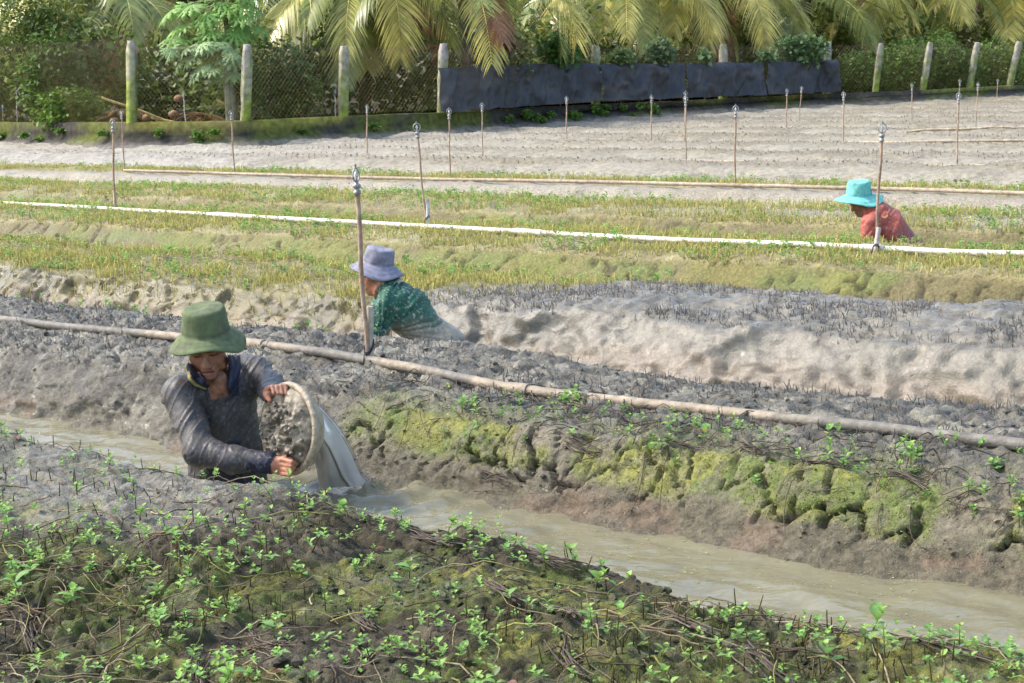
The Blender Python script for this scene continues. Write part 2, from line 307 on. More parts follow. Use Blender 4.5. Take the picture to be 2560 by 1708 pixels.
def shapeD(seed, tint, rightmud):
    def f(u, t, v, z, bank):
        low = sstep(-.16, -.26, z); lo = fbm(u*1.3, v*1.3, 3, seed)-.5; md = fbm(u*5, t*5, 4, seed+1)-.5; c1, _ = clods(u, t, .12, seed+2)
        h = lo*.06+md*.04+(1-bank)*c1*.025+.014*(fbm(u*24, t*24, 3, seed+11)-.5)
        ck, cid, e = cracks(u, t*.35, .2, seed+3, .075); km = bank*sstep(-.34, -.2, z)*sstep(.3, .45, fbm(u*1.5, t*2, 2, seed+12)); h -= ck*km*.035; h += bank*.06*(fbm(u*1.8, t*0+2, 3, seed+4)-.5)
        col = mix(np.broadcast_to(np.array([.22, .19, .095])*tint, u.shape+(3,)), np.array([.28, .25, .13])*tint, sstep(.4, .65, fbm(u*4, v*4, 4, seed+5)))
        col = mix(col, OLIVE*.72*tint, bank*.8); col = mix(col, MOSS*1.3, bank*sstep(.52, .66, fbm(u*1.6, t*3, 3, seed+6))*.6); col = mix(col, MOSSY*.8, bank*sstep(.56, .68, fbm(u*1.9+5, t*3, 3, seed+7))*.5)
        col = mix(col, np.array([.05, .04, .022]), ck*km*.9)
        if rightmud is not None:
            rm = rightmud(u, t, v, z, bank); col = mix(col, GREYL*(.85+.3*fbm(u*4, v*4, 3, seed+8))[..., None], rm); h = h + rm*.02*fbm(u*9, t*9, 4, seed+9)
        return h, col, .6-.15*sstep(.4, .6, fbm(u*2, v*2, 2, seed+10))
    return f
def prof(c, n=.75, fz=0.): return [(c-1.26, -.5), (c-1.05, -.42), (c-.95, -.28), (c-.82, -.1), (c-.70, -.01), (c, .02), (c+.66, 0), (c+.82, -.08), (c+.98, -.28), (c+1.08, -.42), (c+1.27, -.5)]
bed('bed_white_pipe', prof(11.2), -22, -2.6, .03, shapeD(100, 1.0, None), M['soil'])
bed('bed_green', prof(13.72), -27, -3.4, .037, shapeD(120, .98, lambda u, t, v, z, b: sstep(-9.6, -8.2, u+1.2*(fbm(u*1.5, v*1.5, 3, 5)-.5))*sstep(13.1, 13.7, v)*.9), M['soil'])
bed('bed_brown_pipe', prof(16.22), -32, -4, .05, shapeD(140, 1.05, lambda u, t, v, z, b: np.clip(sstep(15.95, 15.75, v)+b+sstep(16.6, 16.8, v), 0, 1)), M['soil'])
def shapeFar(u, t, v, z, bank):
    ph = v/2.05; s = np.sin(ph*2*math.pi+.4*fbm(u*.3, v*.3, 2, 160))
    ck, _ = clods(u, t, .3, 163); ck2, _ = clods(u, t, .14, 164)
    h = .05*s+.05*(fbm(u*1.2, v*1.2, 3, 161)-.5)+.06*ck*ck+.035*ck2 + .3*sstep(40, 48, v)*0
    band = sstep(-.1, .7, s+1.2*(fbm(u*.8, v*1.5, 3, 165)-.5))
    leftg = sstep(-17, -24, u+3*(fbm(u*.2, v*.2, 2, 168)-.5))
    col = mix(np.broadcast_to(np.array([.27, .25, .215]), u.shape+(3,)), np.array([.19, .165, .12]), band*.85*(.5+.5*sstep(.3, .6, fbm(u*.5, v*2, 3, 166))))
    col = mix(col, np.array([.30, .285, .27]), leftg*.9); col = mix(col, np.array([.17, .15, .13]), sstep(.55, .72, fbm(u*2.4, v*2.4, 4, 167))*.45)
    return h, col, .55+0*u
bed('far_field', [(17.49, -.35), (17.8, -.1), (18.2, 0), (50, 0.0)], -42, 0, .13, shapeFar, M['farsoil'])
sheet('field_margin', -60, 40, -30, -1.5, -.2, (.08, .07, .05), M['farsoil'])

def ditch(name, v0, v1, u0, u1, step, fn=None):
    U = np.arange(u0, u1, step); V = np.arange(v0, v1+step/2, step); gu, gv = np.meshgrid(U, V, indexing='ij')
    z = np.full(gu.shape, ZW) + (fn(gu, gv) if fn else 0)
    pos = gu[..., None]*UU+gv[..., None]*VV; pos[..., 2] = z
    a, b = gu.shape; i = np.arange(a-1)[:, None]*b; j = np.arange(b-1)[None]
    me = mesh_np(name, pos.reshape(-1, 3), np.stack([i+j, i+b+j, i+b+j+1, i+j+1], -1).reshape(-1, 4))
    return ob(name, me, M['water'], kind='structure')
SPL = onz(835, 1125, ZW)                                               # where the poured water lands
su, sv = SPL@UU, SPL@VV
def waves(u, v):
    d = np.hypot(u-su, v-sv); z = .010*np.exp(-d/.55)*np.sin(d*34) + .012*np.exp(-(d/.28)**2)*fbm(u*22, v*22, 3, 200)
    z += .016*np.exp(-(d/.5)**2)*(fbm(u*14, v*14, 3, 204)-.4)
    lf = sstep(-5.4, -6.2, u); z += lf*.016*(fbm(u*3.2+1.2*fbm(u*3, v*3, 2, 206), v*11, 3, 201)-.5)
    z += .0055*(fbm(u*6, v*8, 3, 202)-.5)*(.35+.65*sstep(-2.6, -4.6, u))
    for cu, cv, a in ((-2.72, 4.42, .0022), (-3.1, 4.35, .0018), (-3.75, 4.52, .0018)):
        dd = np.hypot(u-cu, v-cv); z += a*np.exp(-dd/.28)*np.sin(dd*80)
    z += .034*(fbm(u*2.2+.6*fbm(u*4, v*4, 2, 208), v*6.5, 3, 207, .45)-.5)*(.45+.55*sstep(5.1, 4.6, v))
    return z*2.1
ditch('water_near', 4.2, 5.6, -12.5, .2, .019, waves)
ditch('water_second', 6.75, 8.1, -19, -.8, .25)
ditch('water_third', 9.25, 10.6, -25, -2, .5)
ditch('water_fourth', 11.9, 13.1, -29, -3, .5)
ditch('water_fifth', 14.4, 15.5, -33, -4, .5)

# ---------------------------------------------------------------- low wall, fence, grove ground
FOOT = [(-330, 330), (0, 335), (300, 345), (550, 339), (850, 320), (1030, 309), (1190, 295), (1280, 287), (1600, 266), (1860, 250), (2080, 241), (2350, 225), (2640, 209)]
FP = np.array([onz(x, y, 0) for x, y in FOOT])                          # foot of the wall on the ground
FX = np.array([p[0] for p in FOOT], float)
WH = np.interp(FX, [0, 300, 850, 1600, 2350], [.50, .52, .47, .36, .34])  # height of the wall top
def along(px):                                                          # point of the wall foot seen at column px
    return np.array([np.interp(px, FX, FP[:, k]) for k in range(3)])
def wall_top(px): return float(np.interp(px, FX, WH))
pxs = np.arange(-330, 2640, 12.); line = np.array([along(p) for p in pxs]); tp = np.array([wall_top(p) for p in pxs])
tan = np.gradient(line, axis=0); tan /= np.linalg.norm(tan, axis=1)[:, None]; nrm = np.stack([-tan[:, 1], tan[:, 0], 0*tan[:, 0]], -1)   # away from the field
prof_w = np.array([(-.42, -.05), (-.28, .07), (-.14, .16), (-.06, .24), (-.055, .6), (-.04, .97), (0, 1.0), (.16, 1.0), (.2, .97), (.2, -.3)])
rows = []
for a, b in prof_w:
    zz = tp*b if b > .3 else np.full(len(pxs), b)
    jit = .05*(fbm(pxs*.03, 0*pxs+a*9, 4, 300)-.5)*(1.6 if b < .3 else .5)
    q = line+nrm*(a+jit)[:, None]; q[:, 2] = zz+jit; rows.append(q)
rows = np.stack(rows, 1); a_, b_ = rows.shape[:2]; i = np.arange(a_-1)[:, None]*b_; j = np.arange(b_-1)[None]
s_ = np.broadcast_to(np.r_[0, np.cumsum(np.linalg.norm(np.diff(line, axis=0), axis=1))][:, None], (a_, b_)); zz = rows[..., 2]
col = mix(np.broadcast_to(np.array([.05, .046, .038]), (a_, b_, 3)), np.array([.085, .095, .025]), sstep(.45, .65, fbm(s_*.9, zz*3, 4, 301)))
col = mix(col, np.array([.25, .235, .05]), sstep(.25, .4, zz)*sstep(.46, .62, fbm(s_*.35, zz*2+3, 3, 302)+.22*sstep(9, 14, np.interp(pxs, FX, FP[:, 0])-2)[:, None]))
col = mix(col, np.array([.19, .175, .16]), sstep(.2, .05, zz+.06*fbm(s_*3, zz*3, 3, 303)))
ob('low_wall', mesh_np('low_wall', rows.reshape(-1, 3), np.stack([i+j, i+b_+j, i+b_+j+1, i+j+1], -1).reshape(-1, 4), col.reshape(-1, 3)), M['concrete'],
   label='long low mossy concrete wall carrying the chain-link fence', cat='wall')
g0 = line+nrm*.19; g1 = line+nrm*70.; g0[:, 2] = tp-.12; g1[:, 2] = .3
gm = mesh_np('grove_ground', np.concatenate([g0, g1]), np.array([[q, q+1, a_+q+1, a_+q] for q in range(a_-1)]), np.tile((.05, .042, .025), (2*a_, 1)), extra={'Rough': np.full(2*a_, .9)})
ob('grove_ground', gm, M['farsoil'], kind='structure')

fence = ob('chain_link_fence', None, label='rusty chain-link fence on concrete posts along the palm grove', cat='fence', loc=tuple(along(1175)))
fence_inv = np.array(fence.location)
POSTS = [(-40, 93, 0), (302, 95, 0), (568, 103, 0), (790, 105, 0), (1018, 100, 0), (1367, 104, 0), (1660, 102, 0), (1898, 98, 2), (2012, 100, 10), (2122, 98, 13), (2228, 97, 15), (2322, 95, 17), (2420, 92, 16)]
tops = {}
for k, (px, ty, lean) in enumerate(POSTS):
    f0 = along(px - lean*.3) + np.array([0, 0, 0]); n0 = np.array([np.interp(px, pxs, nrm[:, q]) for q in range(3)])
    base = f0 + n0*.05; base[2] = wall_top(px)-.1
    top = aty(px+lean, ty, base[1]); hgt = top[2]; tops[px] = hgt
    t0 = np.array([np.interp(px, pxs, tan[:, q]) for q in range(3)]); t0 /= np.linalg.norm(t0)
    hw = .075 if px < 1950 else .062; mb = MB(); nz_ = 9; rings = []; cc = []
    for q in range(nz_):
        s = q/(nz_-1); c = base+(top-base)*s; ww = hw*(1 if q < nz_-1 else .7)
        for sx, sy in ((-1, -1), (1, -1), (1, 1), (-1, 1)):
            rings.append(c+t0*sx*ww*(1+.12*rng.normal()*.5)+n0*sy*ww+np.array([0, 0, .01*rng.normal()]))
            g = np.clip(1.15-s*1.1+.3*rng.normal(), 0, 1); g = g if sx > 0 or sy < 0 else g*.35
            cc.append(np.array([.34, .31, .27])*(1-g)+np.array([.20, .25, .045])*g)
    ii = np.arange(nz_-1)[:, None]*4; jj = np.arange(4)[None]
    mb.add(np.array(rings), np.stack([ii+jj, ii+(jj+1) % 4, ii+4+(jj+1) % 4, ii+4+jj], -1).reshape(-1, 4), np.array(cc))
    mb.add(np.array(rings[-4:]), np.array([[0, 1, 2, 3]]), (.30, .28, .25))
    me = mb.mesh('post', False); o = ob('post', me, M['concrete'], fence)
    me.transform(Matrix.Translation(-Vector(fence_inv)))
# the wire: straight zigzag strands in both diagonals, one mesh per bay
SARC = np.r_[0, np.cumsum(np.linalg.norm(np.diff(line, axis=0), axis=1))]
def at_s(s, arr): return np.stack([np.interp(s, SARC, arr[:, q]) for q in range(arr.shape[1])], -1)
pp = [p[0] for p in POSTS]
for a, b in zip(pp[:-1], pp[1:]):
    sa, sb = np.interp(a, pxs, SARC), np.interp(b, pxs, SARC); mb = MB(); hA = wall_top(a)+.02; top = (tops[a]+tops[b])/2-.04; hh = top-hA; pit = .085
    for d in (1, -1):
        for s0 in np.arange(sa-hh*.8, sb+hh*.8, pit):
            k0 = 0.; k1 = 1.; e0 = s0; e1 = s0+d*hh*.8
            lo, hi = (e0, e1) if d > 0 else (e1, e0)
            # clip to the bay
            ta = np.clip(np.array([(sa-e0)/(e1-e0), (sb-e0)/(e1-e0)]), 0, 1); t0, t1 = min(ta), max(ta)
            if t1-t0 < .02: continue
            ss = np.array([e0+(e1-e0)*t0, e0+(e1-e0)*t1]); q = at_s(ss, line)+at_s(ss, nrm)*(.045+.006*d); q[:, 2] = hA+hh*np.array([t0, t1])
            c = np.array([[.20, .17, .05], [.17, .12, .085]])*(.7+.5*rng.random())
            mb.tube(q, .0021, c*1.4, 3, False)
    me = mb.mesh('wire_mesh', False); me.transform(Matrix.Translation(-Vector(fence_inv))); ob('wire_mesh', me, M['wire'], fence, kind='stuff')
# dark shade cloth tied along the field side of the fence, four panels
netr = ob('shade_net', None, label='dark grey shade cloth hung along the middle of the fence', cat='netting', loc=tuple(along(1400)))
NX = [1000, 1365, 1563, 1745, 1922]
def net_top(px): return np.interp(px, [1000, 1040, 1090, 1130, 1250, 1365, 1563, 1745, 1922], [157, 158, 148, 150, 147, 146, 146, 143, 137])
def net_bot(px): return np.interp(px, [1000, 1010, 1140, 1240, 1365, 1563, 1745, 1900, 1922], [256, 259, 248, 240, 232, 225, 218, 212, 210])
for a, b in zip(NX[:-1], NX[1:]):
    xs = np.arange(a+1.2, b-1, 3.); ys = np.linspace(0, 1, 22); g = []
    gx, gy = np.meshgrid(xs, ys, indexing='ij')
    wv = .2*(fbm(gx*.03+gy*1.0, gy*.9, 3, 320+a)-.5) + .10*(1-np.abs(2*fbm(gx*.05+gy*1.5, gy*1.2-gx*.02, 3, 325+a)-1))**2 + .035*np.sin((gx-a)*.09-gy*2.+2*fbm(gx*.02, gy, 2, 9))
    P3 = np.zeros(gx.shape+(3,))
    for q in range(gx.shape[0]):
        px = xs[q]; n0 = np.array([np.interp(px, pxs, nrm[:, k]) for k in range(3)]); f0 = along(px)-n0*.09
        Y = f0[1]; t = aty(px, net_top(px)+1.5*np.sin(px*.06), Y); bt = aty(px, net_bot(px)+1.2*np.sin(px*.11), Y)
        for k in range(22):
            c = t+(bt-t)*ys[k]; c[0] = f0[0]; P3[q, k] = c-n0*(wv[q, k]*sstep(0, .15, ys[k]+.05)+.07*ys[k])
    i = np.arange(gx.shape[0]-1)[:, None]*22; j = np.arange(21)[None]
    col = np.broadcast_to(np.array([.036, .038, .043]), gx.shape+(3,)); col = mix(col, np.array([.085, .083, .08]), sstep(.5, .75, fbm(gx*.02, gy*3, 4, 330))*.6)
    me = mesh_np('net_panel', (P3-np.array(netr.location)).reshape(-1, 3), np.stack([i+j, i+j+1, i+22+j+1, i+22+j], -1).reshape(-1, 4), col.reshape(-1, 3)); ob('net_panel', me, M['net'], netr)

# ---------------------------------------------------------------- water pipes on the beds
def zbed(u, v):
    for b in BED.values():
        if b['v'].min() <= v <= b['v'].max()-.2 and b['u'][0, 0] <= u <= b['u'][-1, 0]:
            iu = int(np.argmin(np.abs(b['u'][:, 0]-u))); it = int(np.argmin(np.abs(b['v'][iu]-v))); return b['z'][iu, it]
    return 0.
def pipe(px_list, r, col, spot, label, z0=.05, cat='pipe', joints=()):
    pts = np.array([onz(x, y, z0) for x, y in px_list]); s = np.linspace(0, 1, 90); k = np.linspace(0, 1, len(pts))
    q = np.stack([np.interp(s, k, pts[:, c]) for c in range(3)], -1)
    ker = np.ones(9)/9
    for c in (0, 1): q[:, c] = np.convolve(np.pad(q[:, c], 4, mode='reflect', reflect_type='odd'), ker, 'valid')
    zz = np.array([zbed(p@UU, p@VV) for p in q]); zz = np.convolve(np.pad(zz, 6, mode='edge'), np.ones(13)/13, 'valid'); q[:, 2] = zz+r*1.0+(.018 if r == .021 else 0)
    n = fbm(s*26, s*0, 3, int(r*1e4)); cc = mix(np.broadcast_to(np.array(col), (90, 3)), np.array(spot), sstep(.4, .62, n))
    mb = MB(); mb.tube(q, r*(1+.06*(n-.5)), cc, 10); p = ob('water_pipe', mb.mesh('water_pipe'), M['pipe'], label=label, cat=cat)
    for jx in joints:
        i = int(jx*88); m2 = MB(); m2.tube([q[i]-(q[i+1]-q[i])*.5, q[i+1]], r*1.28, np.array(col)*.9, 10); ob('coupling', m2.mesh('coupling'), M['pipe'], p)
    return q
PQ = {}
PQ['B'] = pipe([(-420, 688), (0, 735), (330, 768), (740, 815), (1000, 852), (1200, 880), (1800, 950), (2350, 1017), (2900, 1085)], .0235, (.29, .24, .175), (.16, .148, .125), 'mud-caked water pipe lying on the wet grey bed behind the basin', joints=(.34, .62))
PQ['D'] = pipe([(-300, 452), (0, 470), (500, 500), (975, 527), (1500, 552), (2000, 576), (2350, 591), (2800, 611)], .021, (.72, .69, .60), (.62, .57, .46), 'clean white water pipe crossing the green stubble bed', joints=(.3, .5, .73))
PQ['F'] = pipe([(285, 394), (1033, 413), (1686, 430), (2350, 447), (2700, 456)], .021, (.36, .29, .21), (.30, .235, .17), 'brown dusty water pipe beyond the teal-hatted worker')
pipe([(1520, 364), (1900, 369), (2350, 373), (2600, 375)], .02, (.42, .34, .24), (.34, .28, .2), 'thin tan water pipe on the pale far field, second beyond the brown pipe')
pipe([(1790, 322), (2080, 324), (2350, 321), (2550, 320)], .02, (.42, .35, .25), (.36, .29, .2), 'thin tan water pipe on the pale far field, behind three other pipes')
pipe([(2080, 303), (2250, 300), (2450, 296)], .02, (.42, .35, .25), (.36, .29, .2), 'short stretch of tan water pipe farthest across the pale field')

# ---------------------------------------------------------------- sprinkler risers
def sprinkler(base, top, label, group, big=1., rust=.5, stake=None, blue=False, white=False, turn=None):
    base = np.array(base); top = np.array(top); base[2] -= .06
    o = ob('sprinkler_riser', None, label=label, cat='sprinkler', group=group, loc=tuple(base)); d = top-base; L = np.linalg.norm(d); d /= L
    x = np.array([1., 0, 0]); x -= d*(x@d); x /= np.linalg.norm(x); y = np.cross(d, x); R = np.stack([x, y, d], 1)
    hd = .135*big; n = 14; s = np.linspace(0, 1, n); q = d[None]*(s*(L-hd))[:, None] + x[None]*(.004*np.sin(s*9)*L)[:, None]
    c0 = np.array([.62, .60, .55]) if white else np.array([.40, .30, .21]); ru = np.array([.26, .155, .095]); nn = rng.random(n)
    cc = c0*(1-rust*nn[:, None])+ru*rust*nn[:, None]; cc[0:3] = cc[0:3]*.5+np.array([.2, .18, .16])*.5
    mb = MB(); r = .0098*(1+.08*rng.normal()); mb.tube(q, r, cc, 8); ob('riser_pipe', mb.mesh('riser_pipe'), M['pipe'], o)
    p0 = q[-1]; mb = MB(); pr = np.array([(.0001, 0), (.019, 0), (.019, .018), (.014, .02), (.014, .034), (.021, .036), (.021, .05), (.010, .054), (.010, .062), (.0001, .062)])*np.array([big, big])
    mb.lathe(pr, (.10, .16, .3) if blue else (.30, .29, .27), p0, 12, R); hd_o = ob('sprinkler_head', mb.mesh('sprinkler_head'), M['metal'], o)
    mb = MB(); a = np.linspace(0, 2*math.pi, 19)[:-1]; rr = .034*big; tn = rng.uniform(-.5, .5) if turn is None else turn; xr = x*math.cos(tn)+y*math.sin(tn)
    ring = p0+d*(.06+.036)*big + np.outer(np.cos(a), xr)*rr*.92 + np.outer(np.sin(a), d)*rr; ring = np.vstack([ring, ring[:1]])
    mb.tube(ring, .0042*big, (.34, .33, .31), 6, False); mb.tube([p0+d*.126*big, p0+d*.15*big], .006*big, (.25, .24, .23), 6)
    ob('frame_ring', mb.mesh('frame_ring'), M['metal'], hd_o)
    mb = MB(); mb.lathe(np.array([(.0001, .064), (.009, .066), (.006, .082), (.013, .094), (.006, .108), (.0001, .122)])*big, (.55, .56, .57), p0, 8, R); ob('spinner', mb.mesh('spinner'), M['metal'], hd_o)
    if stake:
        b, t, c1 = stake; mb = MB(); b = np.array(b)-base; t = np.array(t)-base; b[2] -= .1
        st = b+(t-b)*np.linspace(0, 1, 8)[:, None]; mb.tube(st, .017, np.array(c1)*(.7+.5*rng.random((8, 1))), 8); ob('support_stake', mb.mesh('support_stake'), M['pipe'], o)
        w0 = b+(t-b)*.55; w1 = q[int(np.clip(n*(w0[2])/(L), 1, n-2))]; mb = MB(); aa = np.linspace(0, 2*math.pi, 14); c = (w0+w1)/2; hl = np.linalg.norm(w0-w1)/2+.024
        ax = w1-w0; ax /= np.linalg.norm(ax); by = np.cross(ax, d); by /= np.linalg.norm(by)
        for dz in (-.007, .004): mb.tube(c+np.outer(np.cos(aa)*hl, ax)+np.outer(np.sin(aa)*.024, by)+d*dz, .0035, (.03, .03, .03), 5, False)
        mb.tube(np.array([c+ax*hl, c+ax*(hl+.03)+d*.015, c+ax*(hl+.05)-d*.01]), .003, (.03, .03, .03), 5); ob('tie_wire', mb.mesh('tie_wire'), M['wire'], o)
    return o
def riser(bx, by, tx, ty, label, group=None, zb=.03, **k):
    b = onz(bx, by, zb); t = aty(tx, ty, b[1]); return sprinkler(b, t, label, group, **k)
b0 = onz(845, 838, .02)
riser(845, 838, 815, 384, 'tall rusty sprinkler riser wired to a stake beside the worker in green', big=.98, rust=.8, turn=1.15, stake=(onz(848, 842, .02), aty(849, 704, b0[1]-.03), (.52, .46, .36)))
b0 = onz(980, 525, .03)
riser(263, 490, 258, 274, 'sprinkler riser on the white pipe, beyond the green hat', rust=.5, big=.98, stake=(onz(266, 490, .03), aty(262, 438, onz(263, 490)[1]), (.34, .24, .16)))
riser(980, 526, 955, 282, 'leaning bamboo-thin sprinkler riser strapped to a grey stake on the white pipe', rust=.4, big=.98, stake=(onz(982, 527, .03), aty(981, 458, b0[1]-.03), (.5, .48, .46)))
b0 = onz(2006, 582, .03)
riser(2008, 582, 2025, 282, 'sprinkler riser strapped to a stake beside the teal-hatted worker', rust=.6, big=.98, stake=(onz(2003, 586, .03), aty(2017, 522, b0[1]-.04), (.50, .44, .40)))
GF = 'risers on the brown pipe'
for a in ((285, 388, 278, 254), (538, 401, 530, 254), (1033, 413, 1030, 249), (1686, 430, 1688, 242)):
    riser(*a, 'tan sprinkler riser with ring head standing along the brown dusty pipe', GF, big=.98)
GG = 'risers across the pale far field'
for a in ((842, 357, 842, 241), (1107, 360, 1106, 237), (1300, 327, 1300, 222), (1494, 327, 1495, 219), (1574, 365, 1573, 221), (1570, 322, 1573, 210), (1804, 297, 1806, 204), (1833, 278, 1840, 199), (1935, 333, 1936, 211),
          (2092, 280, 2093, 192), (2196, 370, 2200, 213), (2199, 262, 2203, 182), (2238, 298, 2245, 190), (2287, 237, 2290, 181)):
    riser(*a, 'thin sprinkler riser in the pale far field near the fence', GG, big=.98, rust=.35)
for bx, ty, wh, bl in ((38, 202, True, False), (6, 240, False, True), (425, 208, True, False), (769, 206, True, True)):
    f0 = along(bx); n0 = np.array([np.interp(bx, pxs, nrm[:, q]) for q in range(3)]); b = f0+n0*.5; b[2] = wall_top(bx)-.05
    b[0] = aty(bx, 270, b[1])[0]; t = aty(bx-(5 if bx == 425 else 0), ty, b[1])
    sprinkler(b, t, {38: 'white plastic riser behind the fence beside the leafy green shrub', 6: 'short riser with blue nozzle behind the fence, next to the white one', 425: 'slanted white riser behind the fence under the papaya', 769: 'white riser with blue nozzle behind the fence under drooping palm fronds'}[bx], 'risers behind the fence', white=wh, blue=bl, rust=.1)

# ---------------------------------------------------------------- things growing on the beds
def pick(b, n, wfn):
    B = BED[b]; wgt = np.clip(wfn(B), 0, None).ravel(); wgt = wgt/wgt.sum(); idx = rng.choice(len(wgt), n, p=wgt)
    return B['pos'].reshape(-1, 3)[idx], B['u'].ravel()[idx], B['v'].ravel()[idx]
# upright cut stalks: thin three-sided spikes
TV = np.array([[1, 0, 0], [-.5, .87, 0], [-.5, -.87, 0], [.7, 0, 1], [-.35, .6, 1], [-.35, -.6, 1]]); TF = np.array([[0, 1, 4, 3], [1, 2, 5, 4], [2, 0, 3, 5]])
def stalks(name, spots, r, hmin, hmax, c0, c1, tilt=.35, label=None, cat='stubble', sides=3):
    n = len(spots); R = rotz(rng.random(n)*6.28)@rotx(rng.normal(0, tilt, n)); hh = rng.uniform(hmin, hmax, n)
    tv = TV[None]*np.stack([np.full(n, r), np.full(n, r), hh], -1)[:, None]; v = np.einsum('nij,nkj->nki', R, tv)+np.asarray(spots)[:, None]-np.array([0, 0, .008])
    k = rng.random((n, 1)); c = np.asarray(c0)*(1-k)+np.asarray(c1)*k; c = c*(.75+.5*rng.random((n, 1)))
    cc = np.repeat(c[:, None], 6, 1); cc[:, :3] *= .7
    f = (TF[None, :sides]+(np.arange(n)*6)[:, None, None]).reshape(-1, 4)
    return ob(name, mesh_np(name, v.reshape(-1, 3), f, cc.reshape(-1, 3)), M['twig'], label=label, cat=cat, kind='stuff')
top = lambda B: (1-B['bank'])*(B['z'] > -.06)
patch = lambda B, s, f=2.: sstep(.4, .62, fbm(B['u']*f, B['v']*f, 3, s))
p, _, _ = pick('bed_front', 1300, lambda B: top(B)*patch(B, 400, 3)*sstep(2.2, 3, B['v'])*(1-.7*sstep(-4.2, -4.8, B['u'])*sstep(3.2, 3.6, B['v'])))
stalks('cut_stems', p, .0026, .02, .075, (.16, .15, .045), (.10, .07, .045), .3, 'cut brown and green stems standing in the dark front bed')
p, _, _ = pick('bed_piped', 5200, lambda B: top(B)*(.12+patch(B, 401, 3))*sstep(5.55, 5.8, B['v']+.3*sstep(-5.5, -6.5, B['u'])))
stalks('mud_coated_stubble', p, .0024, .015, .05, (.14, .13, .115), (.24, .22, .19), .55, 'grey mud-coated stubble on the wet bed with the muddy pipe')
lf = lambda B: sstep(-6.7, -7.7, B['u']-.9*(B['v']-8.4))
p, _, _ = pick('bed_stubble', 20000, lambda B: (top(B)+.5*sstep(-.24, -.08, B['z'])*(B['v'] < 8.6))*(.25+patch(B, 402, 2.5))*lf(B))
stalks('straw_stubble', p, .003, .025, .085, (.62, .53, .21), (.40, .41, .11), .5, 'yellow straw stubble on the bed behind the worker in green', sides=2)
p, _, _ = pick('bed_stubble', 5200, lambda B: top(B)*(.04+patch(B, 403, 2.)**2)*(1-lf(B)))
stalks('muddy_stubble', p, .0028, .015, .05, (.20, .185, .165), (.34, .31, .27), .6, 'dark grey stubble poking out of the slick pale mud')
for nm, n, s, lab in (('bed_white_pipe', 30000, 404, 'golden green stubble along the white pipe'), ('bed_green', 26000, 405, 'golden green stubble on the bed behind the white pipe'), ('bed_brown_pipe', 18000, 406, 'short green stubble behind the brown pipe')):
    wf = (lambda B, s=s: top(B)*(.25+patch(B, s, 2))) if s != 406 else (lambda B: sstep(15.85, 16.0, B['v'])*sstep(16.85, 16.6, B['v'])*(.3+patch(B, 406, 2)))
    p, _, _ = pick(nm, n, wf); stalks('green_stubble', p, .0036, .025, .08, (.62, .53, .22), (.40, .42, .12), .5, lab, sides=2)
p, _, _ = pick('far_field', 21000, lambda B: sstep(.1, .7, np.sin(B['v']/2.05*6.283)+1.2*(fbm(B['u']*.8, B['v']*1.5, 3, 165)-.5))*(B['u'] > -27)*sstep(44, 24, B['v']))
stalks('far_stubble', p, .006, .012, .04, (.36, .29, .20), (.27, .22, .15), .8, 'faint brown stubble lines across the pale far field', sides=2)

# seedlings: opposite pairs of pointed leaves on a stem
def leaf_geo(L, wd, curl=.3, seg=4):
    s = np.linspace(0, 1, seg+1); ww = wd*np.sin(np.pi*np.clip(s*.93+.05, 0, 1))**.8; z = curl*L*(.55*s-s*s*.9); v = []; f = []
    for q in range(seg+1): v += [(s[q]*L, -ww[q], z[q]+ww[q]*.35), (s[q]*L, 0, z[q]), (s[q]*L, ww[q], z[q]+ww[q]*.35)]
    for q in range(seg): f += [(3*q, 3*q+3, 3*q+4, 3*q+1), (3*q+1, 3*q+4, 3*q+5, 3*q+2)]
    return np.array(v), np.array(f)
LEAFM = []
for k, (L, wd, c) in enumerate(((.036, .0112, (.19, .33, .08)), (.030, .011, (.24, .40, .09)), (.043, .0145, (.16, .30, .085)), (.024, .0098, (.31, .47, .115)), (.034, .010, (.34, .33, .10)), (.030, .010, (.17, .22, .10)))):
    v, f = leaf_geo(L, wd); cc = np.tile(c, (len(v), 1)); cc[1::3] *= 1.15; me = mesh_np('leaf', v, f, cc); me.materials.append(M['leaf']); LEAFM.append(me)
def seedling_plan(seed):
    r = np.random.default_rng(seed); h = r.uniform(.03, .085); n = r.integers(2, 5); out = []; lean = r.normal(0, .5, 2)
    for k in range(n):
        z = h*(.25+.75*(k+1)/n) if n > 1 else h; sc = (.55+.5*(1-abs(k/(n-1+1e-6)-.45)))*r.uniform(.8, 1.15); a0 = k*1.57+r.normal(0, .25)
        for m_ in (0, 1): out.append((z, a0+m_*math.pi+r.normal(0, .15), r.uniform(-.75, -.1) if k < n-1 else r.uniform(-1.15, -.5), sc, r.integers(0, 3) if k < n-1 else r.choice([1, 3])))
    for m_ in range(2): out.append((h, r.uniform(0, 6.28), -1.0, .55*r.uniform(.8, 1.1), 3))
    return h, lean, out
PLANS = [seedling_plan(500+k) for k in range(14)]
def stem_pts(h, lean): s = np.linspace(0, 1, 4); return np.stack([lean[0]*h*s**1.4, lean[1]*h*s**1.4, h*s], -1)
STEMM = []
for h, lean, _ in PLANS:
    mb = MB(); q = stem_pts(h, lean); q[0, 2] = -.02; mb.tube(q, np.array([.0022, .002, .0017, .0012]), np.array([[.13, .10, .05], [.17, .18, .06], [.2, .27, .08], [.22, .33, .09]]), 5); me = mb.mesh('stem'); me.materials.append(M['twig']); STEMM.append(me)
